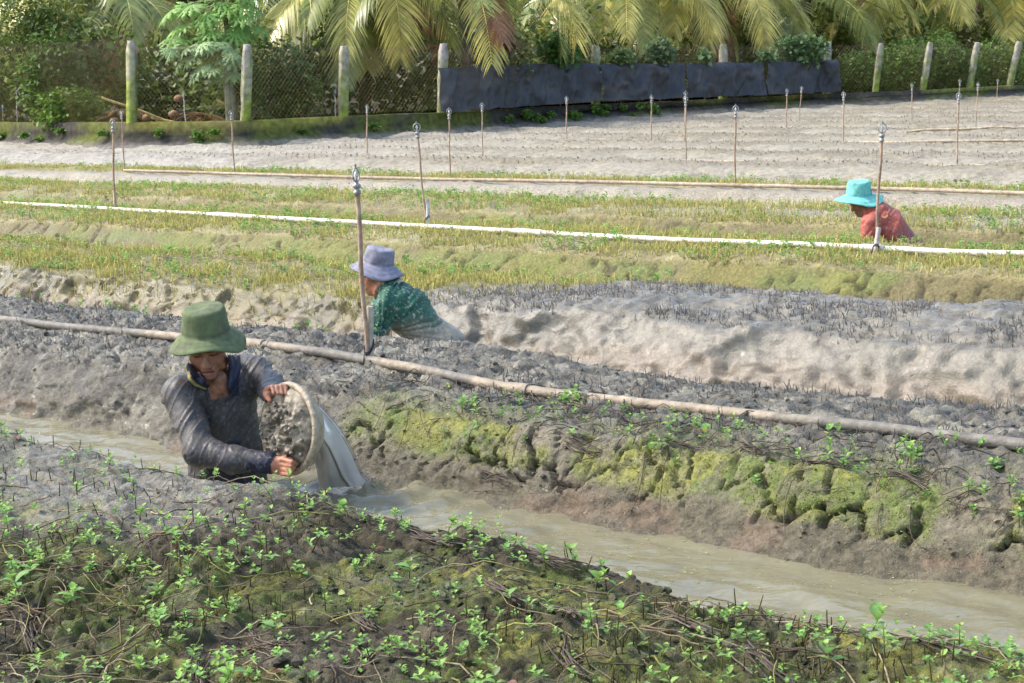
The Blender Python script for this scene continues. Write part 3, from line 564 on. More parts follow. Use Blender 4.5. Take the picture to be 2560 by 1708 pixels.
def seedling(pos, k, sc, rz, label, group):
    h, lean, lv = PLANS[k]; o = ob('herb_seedling', None, label=label, cat='seedling', group=group, loc=tuple(pos)); o.rotation_euler[2] = rz; o.scale = (sc,)*3
    ob('stem', STEMM[k], None, o)
    for z, az, el, s, m_ in lv:
        l = ob('leaf', LEAFM[m_ if rng.random() > .12 else 4+m_ % 2], None, o); t = z/h; l.location = (lean[0]*h*t**1.4, lean[1]*h*t**1.4, z); l.rotation_euler = (0, el, az); l.scale = (s,)*3
pA, uA, vA = pick('bed_front', 236, lambda B: top(B)*(.25+patch(B, 410, 2.4))*sstep(2.0, 2.6, B['v'])*(1-.75*sstep(-4.2, -4.7, B['u'])*sstep(3.2, 3.6, B['v']))*(1+1.3*sstep(3.7, 4.0, B['v'])))
for q in range(len(pA)): seedling(pA[q], rng.integers(0, 14), rng.uniform(.42, 1.1)**1., rng.random()*6.28, 'small bright green herb seedling sprouting from the dark mossy front bed', 'seedlings on the front bed')
for px, py, s in ((490, 1105, 1.25), (740, 1118, 1.05), (800, 1165, 1.15), (1025, 1185, 1.1), (1365, 1300, 1.7), (1385, 1310, 1.5), (1350, 1290, 1.4), (1995, 1440, 2.0), (2010, 1460, 1.5), (1915, 1505, 2.1), (2030, 1500, 1.3), (335, 1300, 1.7), (345, 1340, 1.6), (600, 1270, 1.5), (45, 1345, 1.5), (140, 1365, 1.5), (520, 1550, 1.6), (1075, 1555, 1.5)):
    p = onz(px, py+8, 0.0); u_, v_ = p@UU, p@VV; p[2] = zbed(u_, v_); seedling(p, rng.integers(0, 14), min(s*.8, 1.2), rng.random()*6.28, 'small bright green herb seedling sprouting from the dark mossy front bed', 'seedlings on the front bed')
pB, uB, vB = pick('bed_piped', 60, lambda B: (B['z'] > -.12)*sstep(-5.4, -4.6, B['u'])*sstep(5.95, 5.75, B['v'])*(.2+patch(B, 411, 3))*sstep(-1.2, -1.8, B['u']))
for q in range(len(pB)): seedling(pB[q], rng.integers(0, 14), rng.uniform(.6, 1.15), rng.random()*6.28, 'small green herb seedling on the cracked mossy bank below the muddy pipe', 'seedlings on the cracked bank')
def seed_stuff(name, spots, smin, smax, cm, label, plain=False):
    mb_v = []; mb_f = []; mb_c = []; base = 0
    lg = []
    for L, wd, c in ((.036, .0112, (.19, .33, .08)), (.030, .011, (.24, .40, .09)), (.043, .0145, (.16, .30, .085)), (.024, .0098, (.31, .47, .115))):
        v, f = leaf_geo(L, wd, seg=2) if not plain else (np.array([(0, 0, 0), (L*.45, -wd, .006), (L, 0, -.004), (L*.45, wd, .006)]), np.array([[0, 1, 2, 3]])); lg.append((v, f, c))
    for p in spots:
        h, lean, lv = PLANS[rng.integers(0, 14)]; s = rng.uniform(smin, smax); rz = rng.random()*6.28; ca = cm*rng.uniform(.75, 1.2)
        for z, az, el, sc, m_ in lv:
            v, f, c = lg[m_]; R = rotz(az+rz)@np.array([[math.cos(el), 0, math.sin(el)], [0, 1, 0], [-math.sin(el), 0, math.cos(el)]]); t = z/h
            v = (v*sc)@R.T*s+np.array([lean[0]*h*t, lean[1]*h*t, z])*s+p; mb_v.append(v); mb_f.append(f+base); mb_c.append(np.tile(np.array(c)*ca, (len(v), 1))); base += len(v)
    return ob(name, mesh_np(name, np.concatenate(mb_v), np.concatenate(mb_f), np.concatenate(mb_c)), M['leaf'], label=label, cat='seedlings', kind='stuff')
p1, _, _ = pick('bed_front', 2300, lambda B: top(B)*(.3+patch(B, 416, 2.4))*sstep(1.9, 2.4, B['v'])*(1-.75*sstep(-4.2, -4.7, B['u'])*sstep(3.2, 3.6, B['v'])))
seed_stuff('tiny_sprouts', p1, .3, .75, 1.2, 'carpet of tiny green sprouts between the larger seedlings on the front bed')
p1, _, _ = pick('bed_piped', 260, lambda B: (B['z'] > -.12)*(sstep(-5.4, -4.6, B['u'])*sstep(6.0, 5.6, B['v'])+.5*sstep(6.4, 6.65, B['v'])*sstep(-6, -7, B['u'])))
seed_stuff('low_seedlings', p1, .5, 1.0, .9, 'scattered tiny green seedlings on the muddy pipe bed')
p1, _, _ = pick('bed_stubble', 900, lambda B: top(B)*lf(B)*(.2+patch(B, 412, 1.6)))
seed_stuff('stubble_seedlings', p1, .5, 1.2, 1.0, 'green seedlings among the straw stubble', True)
p1, _, _ = pick('bed_white_pipe', 2600, lambda B: top(B)*(.15+patch(B, 413, 1.2)))
seed_stuff('pipe_bed_seedlings', p1, .5, 1.2, 1.0, 'green seedlings growing along the white pipe', True)
p1, _, _ = pick('bed_green', 2400, lambda B: top(B)*(.1+patch(B, 414, 1.)))
seed_stuff('green_bed_seedlings', p1, .5, 1.2, 1.0, 'green seedlings on the bed behind the white pipe', True)
p1, _, _ = pick('bed_brown_pipe', 1700, lambda B: sstep(15.85, 16, B['v'])*sstep(16.9, 16.7, B['v'])*(.1+patch(B, 415, 1.)))
seed_stuff('brown_pipe_seedlings', p1, .5, 1.2, 1.0, 'green seedlings behind the brown pipe', True)

# lying runners and straw bundles on the front bed and on bed B
def runners(name, bedn, n, wfn, lmin, lmax, r, cols, label, hump=.03, dirn=None):
    mb = MB(); p, u_, v_ = pick(bedn, n, wfn); B = BED[bedn]; U0 = B['u'][0, 0]; du = B['u'][1, 0]-U0
    for q in range(n):
        L = rng.uniform(lmin, lmax); a = rng.random()*6.28 if dirn is None else dirn+rng.normal(0, .35); s = np.linspace(0, 1, 8); bend = rng.normal(0, 1.3)
        an = a+bend*s; st = L/7; uu = u_[q]+np.cumsum(np.cos(an))*st; vv = v_[q]+np.cumsum(np.sin(an))*st
        iu = np.clip(((uu-U0)/du).astype(int), 0, B['u'].shape[0]-1); zz = []
        for k in range(8): zz.append(B['z'][iu[k], np.argmin(np.abs(B['v'][iu[k]]-vv[k]))])
        zz = np.array(zz); zz = np.maximum(zz, np.convolve(np.pad(zz, 2, mode='edge'), np.ones(5)/5, 'valid'))+.006+hump*rng.random()*np.sin(s*math.pi)
        pts = uu[:, None]*UU+vv[:, None]*VV; pts[:, 2] = zz; c = np.array(cols[rng.integers(0, len(cols))])*rng.uniform(.7, 1.25)
        mb.tube(pts, r*rng.uniform(.7, 1.3)*(1-.5*s), c, 4)
    return ob(name, mb.mesh(name), M['twig'], label=label, cat='dry stems', kind='stuff')
CS = [(.24, .18, .11), (.15, .11, .075), (.32, .26, .16), (.30, .30, .10), (.12, .09, .07), (.40, .34, .22)]
runners('runner_stems', 'bed_front', 1050, lambda B: (B['z'] > -.12)*sstep(2, 2.6, B['v'])*(.2+patch(B, 420, 2))*(1-.7*sstep(-4.3, -4.8, B['u'])*sstep(3.2, 3.6, B['v'])), .08, .34, .0024, CS, 'brown and green runner stems sprawled over the front bed')
runners('fallen_stems', 'bed_piped', 330, lambda B: (B['z'] > -.1)*sstep(-6, -4.8, B['u'])*sstep(6.1, 5.7, B['v']), .07, .24, .0024, [(.11, .085, .06), (.16, .13, .10), (.09, .08, .07)], 'dry fallen stems along the edge of the cracked bank')
runners('straw_litter', 'bed_stubble', 380, lambda B: top(B)*lf(B), .06, .2, .0028, [(.34, .28, .12), (.2, .15, .09)], 'straw litter lying between the yellow stubble')
for bn, n_m, lab in (('bed_front', 24000, 'green moss fuzz on the clods of the front bed'), ('bed_piped', 12000, 'green moss fuzz on the cracked bank')):
    p, _, _ = pick(bn, n_m, lambda B: sstep(.008, .04, B['col'][..., 1]-.5*(B['col'][..., 0]+B['col'][..., 2])-.004)*(B['z'] > -.2))
    q = stalks('moss_fuzz', p, .0026, .004, .013, (.16, .22, .04), (.36, .36, .07), .8, lab, 'moss', sides=2)
    q.data.materials.clear(); q.data.materials.append(M['leaf'])
# bundles of parallel dead stems
def bundle(u0, v0, a, L, n, bedn):
    mb = MB(); B = BED[bedn]; U0 = B['u'][0, 0]; du = B['u'][1, 0]-U0
    for q in range(n):
        s = np.linspace(-.5, .5, 8)*L*rng.uniform(.6, 1.1)+rng.normal(0, .02); off = rng.normal(0, .016); an = a+rng.normal(0, .10); k = .6*rng.normal(1, .3)
        uu = u0+np.cos(an)*s-np.sin(an)*(off+k*s*s); vv = v0+np.sin(an)*s+np.cos(an)*(off+k*s*s)
        iu = np.clip(((uu-U0)/du).astype(int), 0, B['u'].shape[0]-1); zz = np.array([B['z'][iu[m_], np.argmin(np.abs(B['v'][iu[m_]]-vv[m_]))] for m_ in range(8)])
        zz = np.convolve(np.pad(zz, 2, mode='edge'), np.ones(5)/5, 'valid')+.012+.014*rng.random(); pts = uu[:, None]*UU+vv[:, None]*VV; pts[:, 2] = zz
        mb.tube(pts, .0022, np.array([.15, .125, .10])*rng.uniform(.6, 1.4), 4)
    return ob('straw_bundle', mb.mesh('straw_bundle'), M['twig'], label='small bundle of dead stems swept flat on the ' + ('front bed' if bedn == 'bed_front' else 'cracked mossy bank'), cat='straw', group='straw bundles on ' + bedn.replace('_', ' '))
for px, py, a in ((60, 1415, .1), (600, 1445, .2), (830, 1400, -.1), (1150, 1360, .3), (1310, 1520, 0), (1560, 1440, .2), (1000, 1235, .4), (1260, 1255, .4), (1900, 1395, .3), (2180, 1480, .2), (1750, 1530, 0), (450, 1525, -.2), (1290, 1405, .1)):
    p = onz(px, py, 0); bundle(p@UU, p@VV, -.6+a, .26, 12, 'bed_front')
for px, py in ((1120, 1000), (1330, 1010), (1560, 1030), (1720, 1045), (1900, 1075), (2080, 1105)):
    p = onz(px, py, -.03); bundle(p@UU, p@VV, -.35+.2*rng.normal(), .2, 9, 'bed_piped')

# loose clods on the front bed, floating weed on the water, fallen leaves
def ico():
    import bmesh
    bm = bmesh.new(); bmesh.ops.create_icosphere(bm, subdivisions=2, radius=1); v = np.array([list(x.co) for x in bm.verts]); f = np.array([[x.index for x in q.verts] for q in bm.faces]); bm.free(); return v, f
IV, IF = ico()
def clod_stuff(name, bedn, n, wfn, r0, r1, label):
    p, u_, v_ = pick(bedn, n, wfn); B = BED[bedn]; V = []; C_ = []
    rr = r0*(r1/r0)**(rng.random(n)**2.2)
    for q in range(n):
        sd = rng.integers(0, 9999); d = 1+.8*(fbm(IV[:, 0]*1.6+sd, IV[:, 1]*1.6+IV[:, 2]*2.1, 3, 3)-.5)*2
        v = IV*d[:, None]*rr[q]*np.array([1, rng.uniform(.7, 1), rng.uniform(.5, .8)]); v = v@rotz(rng.random()*6.28).T+p[q]; V.append(v)
        iu = int(np.clip((u_[q]-B['u'][0, 0])/(B['u'][1, 0]-B['u'][0, 0]), 0, B['u'].shape[0]-1)); it = int(np.argmin(np.abs(B['v'][iu]-v_[q])))
        c = B['col'][iu, it]*rng.uniform(.65, 1.2); C_.append(np.tile(c, (len(IV), 1)))
    f = (IF[None]+(np.arange(n)*len(IV))[:, None, None]).reshape(-1, 3)
    return ob(name, mesh_np(name, np.concatenate(V), f, np.concatenate(C_), extra={'Rough': np.full(n*len(IV), .6)}), M['soil'], label=label, cat='clods', kind='stuff')
_iv, _if = IV, IF
import bmesh
_b = bmesh.new(); bmesh.ops.create_icosphere(_b, subdivisions=1, radius=1); IV = np.array([list(x.co) for x in _b.verts]); IF = np.array([[x.index for x in q.verts] for q in _b.faces]); _b.free()
clod_stuff('soil_crumbs', 'bed_front', 6500, lambda B: (B['z'] > -.2)*sstep(1.9, 2.3, B['v'])*(.1+patch(B, 432, 2.6)**2)*(1-.8*sstep(-4.2, -4.8, B['u'])*sstep(3.2, 3.6, B['v'])), .003, .016, 'fine soil crumbs of the front bed')
clod_stuff('mud_crumbs', 'bed_piped', 3500, lambda B: (B['z'] > -.25)*(.1+patch(B, 433, 2.6)), .003, .014, 'fine wet mud crumbs on the bed with the muddy pipe')
clod_stuff('soil_clods', 'bed_front', 1500, lambda B: (B['z'] > -.2)*sstep(2, 2.6, B['v'])*(.2+patch(B, 430, 2.3))*(1-.8*sstep(-4.2, -4.8, B['u'])*sstep(3.2, 3.6, B['v'])), .006, .022, 'crumbly dark soil clods of the front bed')
clod_stuff('mud_clods', 'bed_piped', 900, lambda B: top(B)*(.2+patch(B, 431, 2.3)), .006, .02, 'lumps of wet grey mud on the bed with the muddy pipe')
for q in ('soil_crumbs', 'mud_crumbs', 'soil_clods', 'mud_clods'): bpy.data.meshes[q].polygons.foreach_set('use_smooth', np.zeros(len(bpy.data.meshes[q].polygons), bool))
IV, IF = _iv, _if
nw = 420; uu = rng.uniform(-5.2, -1.6, nw); vv = 4.45+.85*rng.random(nw); th = sstep(.42, .62, fbm(uu*2.2, vv*4, 3, 440)); kp = rng.random(nw) < (.12+th)*(.3+.7*sstep(-4.6, -3, uu)); uu, vv = uu[kp], vv[kp]
a = np.arange(6)*math.pi/3; DV = np.vstack([np.stack([np.cos(a), np.sin(a)*.7, 0*a], -1), [[0, 0, .02]]]); DF = np.array([[q, (q+1) % 6, 6] for q in range(6)])
pos = np.stack([uu*UU[0]+vv*VV[0], uu*UU[1]+vv*VV[1], np.full(len(uu), ZW+.004)], -1)
ob('floating_weed', scatter(DV, DF, np.tile((.30, .42, .10), (7, 1)), pos, rotz(rng.random(len(uu))*6.28), rng.uniform(.003, .007, len(uu)), rng.uniform(.7, 1.2, (len(uu), 1)), 'floating_weed'), M['leaf'], label='tiny yellow green weed flecks floating on the ditch water', cat='duckweed', kind='stuff')
v, f = leaf_geo(.05, .014, .5)
for k, (c, nm, lab) in enumerate((((.21, .11, .08), 24, 'withered brown leaf fallen on the dark front bed'), ((.30, .36, .12), 8, 'pale yellow-green leaf fallen on the dark front bed'))):
    me = mesh_np('fallen_leaf', v, f, np.tile(c, (len(v), 1))); me.materials.append(M['leaf'])
    p, _, _ = pick('bed_front', nm, lambda B: top(B)*sstep(2.2, 2.8, B['v']))
    for q in p:
        o = ob('fallen_leaf', me, None, label=lab, cat='leaf', group=lab.split(' leaf')[0]+' leaves', loc=tuple(q+np.array([0, 0, .012]))); o.rotation_euler = (rng.normal(0, .4), rng.normal(0, .3), rng.random()*6.28); s = rng.uniform(.5, 1.0); o.scale = (s, s, s)

# ---------------------------------------------------------------- palms, papaya, shrubs behind the fence
def frond_mesh(base, az, el, L, droop, wid, c0, c1, hang=.5, n=58, seed=0, dead=False, twist=0.):
    r = np.random.default_rng(seed); m = 26; s = np.linspace(0, 1, m); e = el-droop*s**1.25; hz = np.array([math.cos(az), math.sin(az)])
    st = L/(m-1); d = np.stack([np.cos(e)*hz[0], np.cos(e)*hz[1], np.sin(e)], -1); pts = np.asarray(base)+np.vstack([[0, 0, 0], np.cumsum(d[:-1]*st, 0)])
    mb = MB(); rc = np.array(c1)*.9 if not dead else np.array([.22, .13, .07])
    rb_ = MB(); rb_.tube(pts, np.linspace(.03, .006, m), rc, 5, False)
    up0 = np.array([0, 0, 1.]); V = []; Fc = []; C_ = []; b = 0
    for k in range(n):
        t = .12+.88*(k+.5)/n; q = t*(m-1); i0 = min(int(q), m-2); fr = q-i0; p = pts[i0]*(1-fr)+pts[i0+1]*fr; dd = d[i0]; side = np.cross(dd, up0); side /= np.linalg.norm(side)+1e-6; nn = np.cross(side, dd)
        ll = wid*(.45+.55*math.sin(math.pi*min(1, t*.85+.12)))*(1 if t < .8 else 1-(t-.8)*1.9)*r.uniform(.85, 1.1)
        for sg in (-1, 1):
            fwd = .55+.5*t; dr = side*sg*math.cos(twist)+dd*fwd+nn*.25; dr /= np.linalg.norm(dr); hg = hang*r.uniform(.7, 1.4); w0 = .020*r.uniform(.8, 1.2)
            wv = np.cross(dr, np.array([0, 0, 1.])); wv = dd*.8+wv*.3; wv -= dr*(wv@dr); wv /= np.linalg.norm(wv)+1e-6
            ss = np.array([0, .35, .7, 1.]); cen = p+np.outer(ss*ll, dr)+np.outer(-(ss**2)*ll*hg, up0); ww = w0*np.array([.55, 1, .75, .08])
            v = np.empty((8, 3)); v[0::2] = cen-wv*ww[:, None]; v[1::2] = cen+wv*ww[:, None]; V.append(v)
            Fc.append(np.array([[0, 1, 3, 2], [2, 3, 5, 4], [4, 5, 7, 6]])+b); b += 8
            kk = np.clip(.15+.75*t*r.uniform(.6, 1.3)+.2*r.normal(), 0, 1); C_.append(np.tile((np.array(c0)*(1-kk)+np.array(c1)*kk)*r.uniform(.8, 1.15), (8, 1)))
    mb.add(np.concatenate(V), np.concatenate(Fc), np.concatenate(C_)); return mb, rb_
def add_frond(parent, *a, **k):
    l, r = frond_mesh(*a, **k); o = ob('frond', l.mesh('frond'), M['frond'], parent); ob('rachis', r.mesh('rachis'), M['frond'], o); return o
GRN, YEL, DEAD0, DEAD1 = (.24, .30, .08), (.78, .68, .20), (.24, .115, .05), (.40, .21, .11)
DGRN, MGRN = (.14, .20, .07), (.44, .48, .16)
def palm(px, Y, zc, label, fronds, trunk_r=.11, seed=0, group=None):
    r = np.random.default_rng(seed); c = aty(px, 0, Y); c[2] = zc-.95; base = np.array([c[0]+r.normal(0, .15), Y+.1, .15])
    o = ob('coconut_palm', None, label=label, cat='palm tree', group=group, loc=tuple(base)); mb = MB(); s = np.linspace(0, 1, 16); q = (base-base)+(c-base)*s[:, None]
    mb.tube(q, trunk_r*(1.25-.35*s)*(1+.07*np.sin(s*60)), np.array([.20, .165, .12])*(.6+.6*r.random((16, 1))), 9); ob('trunk', mb.mesh('trunk'), M['bark'], o)
    mb = MB()
    for k in range(14):                                                # fibrous leaf bases under the crown
        a = r.random()*6.28; p0 = c-base+np.array([math.cos(a), math.sin(a), 0])*trunk_r*.6+np.array([0, 0, r.uniform(-.7, .1)]); mb.tube([p0, p0+np.array([math.cos(a)*.12, math.sin(a)*.12, .25])], [.06, .02], np.array([.11, .07, .045])*r.uniform(.6, 1.3), 5)
    ob('leaf_sheath', mb.mesh('leaf_sheath'), M['bark'], o)
    for k, f in enumerate(fronds): add_frond(o, c-base, seed=seed*50+k, **f)
    return o
def crown(r, n, L, yellow, toward=None, low=.0):
    out = []
    for k in range(n):
        az = k*2.39996+r.normal(0, .2); t = k/n; el = 1.25-1.45*t+r.normal(0, .12)-low
        y = r.random() < yellow; dead = t > .9 and r.random() < .5
        out.append(dict(az=az, el=el, L=L*r.uniform(.85, 1.1), droop=r.uniform(1.1, 1.8), wid=r.uniform(.6, .8), c0=DEAD0 if dead else (GRN if y else DGRN), c1=DEAD1 if dead else (YEL if y else MGRN), hang=r.uniform(.35, .85), dead=dead, n=44))
    return out
CAMA = -math.pi/2                                                       # azimuth that points back to the camera
def hero(da, el, L, droop, kind, hang=.6, wid=.75, n=64):
    c = {'y': (GRN, YEL), 'yy': ((.45, .44, .12), (.85, .72, .22)), 'g': (DGRN, MGRN), 'm': ((.18, .24, .08), (.52, .52, .17)), 'd': (DEAD0, DEAD1)}[kind]
    return dict(az=CAMA+da, el=el, L=L, droop=droop, wid=wid, c0=c[0], c1=c[1], hang=hang, n=n, dead=kind == 'd')
PR = np.random.default_rng(11)
HERO = {   # column, depth, crown height, hero fronds, label
    0: (60, 42.5, 4.3, [hero(-.5, .2, 3.6, 1.4, 'g'), hero(.3, .1, 3.4, 1.5, 'm'), hero(.9, .25, 3.4, 1.3, 'g')], 'coconut palm with dark drooping fronds beside the leafy shrub'),
    1: (265, 40.5, 3.9, [hero(-.8, .5, 3.0, 1.5, 'yy'), hero(.7, .3, 3.0, 1.6, 'm'), hero(0, -.3, 2.6, 1.2, 'd')], 'coconut palm with pale fronds between shrub and papaya'),
    2: (845, 38.5, 4.4, [hero(-1.05, .35, 4.0, 1.75, 'm', .75, .95), hero(-.75, .0, 3.8, 1.3, 'y', .7, .9), hero(.35, .2, 3.6, 2.15, 'yy', .45, .8), hero(.75, .15, 3.6, 1.7, 'm', .6), hero(-.25, -.6, 3.0, .8, 'g', .4), hero(-.9, -.35, 3.2, .9, 'm', .5, .9), hero(.5, -.6, 2.6, .8, 'm', .5), hero(-1.3, -.2, 3.2, 1.1, 'm', .6), hero(.0, -.9, 2.4, .5, 'y', .4)], 'coconut palm with a bright yellow frond drooping over the fence'),
    3: (1060, 38.2, 4.2, [hero(.85, .35, 4.1, 1.9, 'yy', .6, .95), hero(1.1, .5, 4.0, 1.6, 'm', .6), hero(.3, -.1, 3.4, .85, 'd', .75, .62), hero(-.9, .3, 3.4, 1.5, 'g')], 'coconut palm with a dead red-brown frond above the net corner'),
    4: (1440, 44.0, 4.1, [hero(-.8, .3, 3.6, 1.7, 'y', .7), hero(.1, -.1, 3.0, 1.2, 'm', .5), hero(.7, .3, 3.6, 1.7, 'yy', .6, .85), hero(-.3, .35, 3.2, 1.9, 'y', .6)], 'coconut palm with yellow fronds drooping behind the net centre'),
    5: (1640, 45.5, 4.1, [hero(-.5, .3, 3.4, 1.75, 'y', .6), hero(.35, .25, 3.7, 1.9, 'yy', .55, .85), hero(.9, .2, 3.4, 1.6, 'y', .6), hero(-.1, -.3, 2.8, 1.1, 'd', .5)], 'coconut palm with long yellow frond and brown tips behind the net'),
    6: (1850, 47.5, 3.7, [hero(-.8, .3, 3.4, 1.7, 'm', .7), hero(.9, .55, 3.8, 1.9, 'y', .7, .85), hero(.5, .2, 3.4, 1.6, 'g', .6), hero(1.2, .6, 3.6, 1.7, 'yy', .6)], 'coconut palm with arching fronds behind the net end'),
    7: (2090, 49.5, 4.0, [hero(.3, .4, 3.4, 1.8, 'y', .6), hero(-.6, .3, 3.4, 1.7, 'm', .6), hero(1.0, .5, 3.4, 1.7, 'm', .6)], 'coconut palm above the round hedge bushes by the right posts'),
    8: (2300, 50.5, 4.2, [hero(-.7, .4, 3.4, 1.8, 'yy', .6), hero(.2, .3, 3.2, 1.7, 'y', .6), hero(-.2, -.4, 3., .5, 'yy', .4)], 'coconut palm with yellow fronds at the end of the hedge'),
}
for k, (px, Y, zc, hf, lab) in HERO.items(): palm(px, Y, zc, lab, hf+crown(PR, 17, 3.5, .55 if px > 1200 else .3), seed=20+k)
for k, (px, Y, zc) in enumerate(((-150, 45, 4.6), (170, 47, 4.8), (420, 46, 4.4), (640, 44.5, 4.6), (980, 46.5, 4.4), (1250, 49, 4.5), (1540, 50, 4.6), (1760, 53, 4.4), (1980, 55, 4.4), (2190, 56, 4.6), (2440, 55, 4.4), (2560, 52, 4.0))):
    palm(px, Y, zc, 'dark coconut palm standing deeper in the grove', crown(PR, 16, 3.6, .25, low=.1), seed=60+k, group='palms deeper in the grove')

def leaf_cloud(n, ctr, rad, L, wd, c0, c1, seed, flat=.3, shell=.5, droop=0.):
    r = np.random.default_rng(seed); d = r.normal(size=(n, 3)); d /= np.linalg.norm(d, axis=1)[:, None]; q = r.random(n)**shell
    lump = .75+.5*fbm(d[:, 0]*2+seed, d[:, 1]*2+d[:, 2]*2, 3, seed); p = d*q[:, None]*lump[:, None]*np.asarray(rad)+np.asarray(ctr)
    az = r.random(n)*6.28; el = r.normal(.2+droop, .5, n); fw = np.stack([np.cos(az)*np.cos(el), np.sin(az)*np.cos(el), -np.sin(el)], -1)
    up = np.array([0, 0, 1.])+r.normal(0, .45, (n, 3)); sd = np.cross(fw, up); sd /= np.linalg.norm(sd, axis=1)[:, None]; nn = np.cross(sd, fw); ll = L*r.uniform(.6, 1.25, (n, 1)); ww = wd*r.uniform(.7, 1.2, (n, 1))
    v = np.stack([p, p+fw*ll*.45-sd*ww+nn*ww*.35, p+fw*ll, p+fw*ll*.45+sd*ww+nn*ww*.35], 1)
    k = r.random((n, 1)); c = (np.asarray(c0)*(1-k)+np.asarray(c1)*k)*r.uniform(.7, 1.25, (n, 1))
    f = (np.array([[0, 1, 2], [0, 2, 3]])[None]+(np.arange(n)*4)[:, None, None]).reshape(-1, 3)
    return v.reshape(-1, 3), f, np.repeat(c, 4, 0)
def shrub(px, dn, zc, rad, n, L, wd, c0, c1, label, seed, group=None, name='shrub', stems=6, droop=0., base=None):
    n0 = np.array([np.interp(px, pxs, nrm[:, q]) for q in range(3)]); b = along(px)+n0*dn
    if base is not None: b = np.array(base)
    b[0] = aty(px, 200, b[1])[0]; b[2] = .2 if base is None else base[2]
    o = ob(name, None, label=label, cat='shrub' if name != 'climbing_vine' else 'vine', group=group, loc=tuple(b)); r = np.random.default_rng(seed)
    v, f, c = leaf_cloud(n, (0, 0, zc-b[2]), rad, L, wd, c0, c1, seed, droop=droop); mb = MB(); mb.add(v, f, c); ob('foliage', mb.mesh('foliage', False), M['leaf'], o)
    mb = MB()
    for k in range(stems):
        a = r.random()*6.28; e = np.array([math.cos(a)*rad[0]*.6, math.sin(a)*rad[1]*.6, zc-b[2]+rad[2]*r.uniform(-.2, .6)]); s = np.linspace(0, 1, 6)[:, None]; mb.tube(e*s+np.array([0, 0, .12])*np.sin(s*3.1), np.linspace(.018, .006, 6), (.10, .075, .05), 5)
    ob('stem', mb.mesh('stem'), M['bark'], o); return o
DG, LG = (.055, .105, .028), (.19, .30, .065)
shrub(125, 1.2, 1.35, (.75, .6, 1.0), 3400, .13, .038, DG, LG, 'tall leafy green shrub behind the fence beside the white riser', 1)
shrub(160, .6, .75, (.75, .4, .5), 1500, .13, .038, (.06, .12, .025), (.22, .34, .06), 'low bright-leaved bush at the foot of the leafy shrub', 2)
shrub(90, 1.6, 2.6, (1.0, .8, .7), 2400, .11, .032, DG, (.17, .23, .05), 'upper leafy crown of wild shrub tangled in the palm fronds', 3)
shrub(-60, 1.5, 1.2, (.9, .7, 1.1), 2200, .12, .035, DG, LG, 'dark shrub behind the fence next to the blue riser', 4)
shrub(640, 1.3, 1.2, (.7, .5, .85), 2200, .11, .032, DG, (.09, .16, .04), 'dark shrub behind the fence between papaya and drooping palm', 5)
shrub(690, 1.0, .9, (.45, .35, .45), 700, .12, .034, (.07, .12, .03), (.22, .28, .09), 'pale-leaved small bush behind the fence under the palm fronds', 6)
for k, (px, rx, h, dn) in enumerate(((1965, .75, .95, 1.0), (2075, .8, 1.15, 1.0), (2150, .7, 1.3, 1.2), (2195, .65, .95, 1.0), (2285, .85, 1.1, 1.1), (2400, .8, 1.0, 1.0))):
    shrub(px, dn, .35+h*.5, (rx, .6, h*.62), 2200, .10, .036, (.06, .12, .03), (.20, .32, .06), 'rounded light green hedge bush behind the leaning fence posts', 10+k, 'hedge bushes')
for k, px in enumerate(range(-200, 2700, 190)): shrub(px, 4.5+1.5*(k % 2), 1.0+.3*(k % 3), (1.6, .9, 1.3), 1100, .22, .07, (.07, .11, .035), (.24, .31, .075), 'dark undergrowth shrub between the palms', 30+k, 'undergrowth in the grove', stems=4)
# vines spilling over the shade cloth
for k, (px, zt, rx, rz, n, c0, c1, lab) in enumerate(((1150, 108, .55, .35, 520, (.14, .14, .07), (.26, .26, .13), 'dry tangled vine over the net corner under the dead frond'),
    (1285, 115, .5, .42, 620, (.06, .14, .035), (.14, .28, .06), 'bright green climbing vine over the top of the net'), (1425, 128, .35, .2, 220, (.10, .17, .05), (.22, .30, .10), 'small pale vine on the net top, beside the concrete post'),
    (1515, 118, .42, .36, 360, (.10, .16, .07), (.19, .27, .13), 'grey green vine climbing the fence above the second net seam'), (1618, 128, .2, .22, 110, (.12, .2, .08), (.22, .32, .14), 'slender vine with few round leaves above the net'),
    (1760, 128, .32, .22, 130, (.12, .2, .08), (.22, .32, .14), 'thin curling vine left of the bean vine on the net'), (1840, 112, .8, .4, 760, (.10, .17, .07), (.22, .34, .14), 'broad-leaved bean vine spilling over the net end'))):
    n0 = np.array([np.interp(px, pxs, nrm[:, q]) for q in range(3)]); b = along(px)-n0*.1; zc = aty(px, zt, b[1])[2]; b[2] = wall_top(px)
    shrub(px, 0, zc, (rx, .22, rz), n, .13, .055, c0, c1, lab, 70+k, name='climbing_vine', stems=4, base=b, droop=.3)
for k, (px, zb) in enumerate(((1215, 235), (1180, 262))):
    n0 = np.array([np.interp(px, pxs, nrm[:, q]) for q in range(3)]); b = along(px)-n0*.32; t0 = aty(px, 150, b[1]); e0 = aty(px-25, zb, b[1]); mb = MB(); s = np.linspace(0, 1, 14)[:, None]
    pts = t0+(e0-t0)*s+np.array([1, 0, 0])*.06*np.sin(s*8); pts[:, 1] -= .1; mb.tube(pts, .007, (.20, .16, .08) if k else (.16, .2, .06), 4)
    for q in range(14): v, f = leaf_geo(.11, .04, .4, 2); mb.add(v@rotz(rng.random()*6.28).T+pts[q], f, np.array([.2, .34, .09] if not k else [.3, .24, .12])*rng.uniform(.6, 1.2))
    ob('hanging_tendril', mb.mesh('hanging_tendril'), M['leaf'], label=['green leafy tendril hanging down the front of the net', 'dry brown tendril hanging down the front of the net'][k], cat='vine')
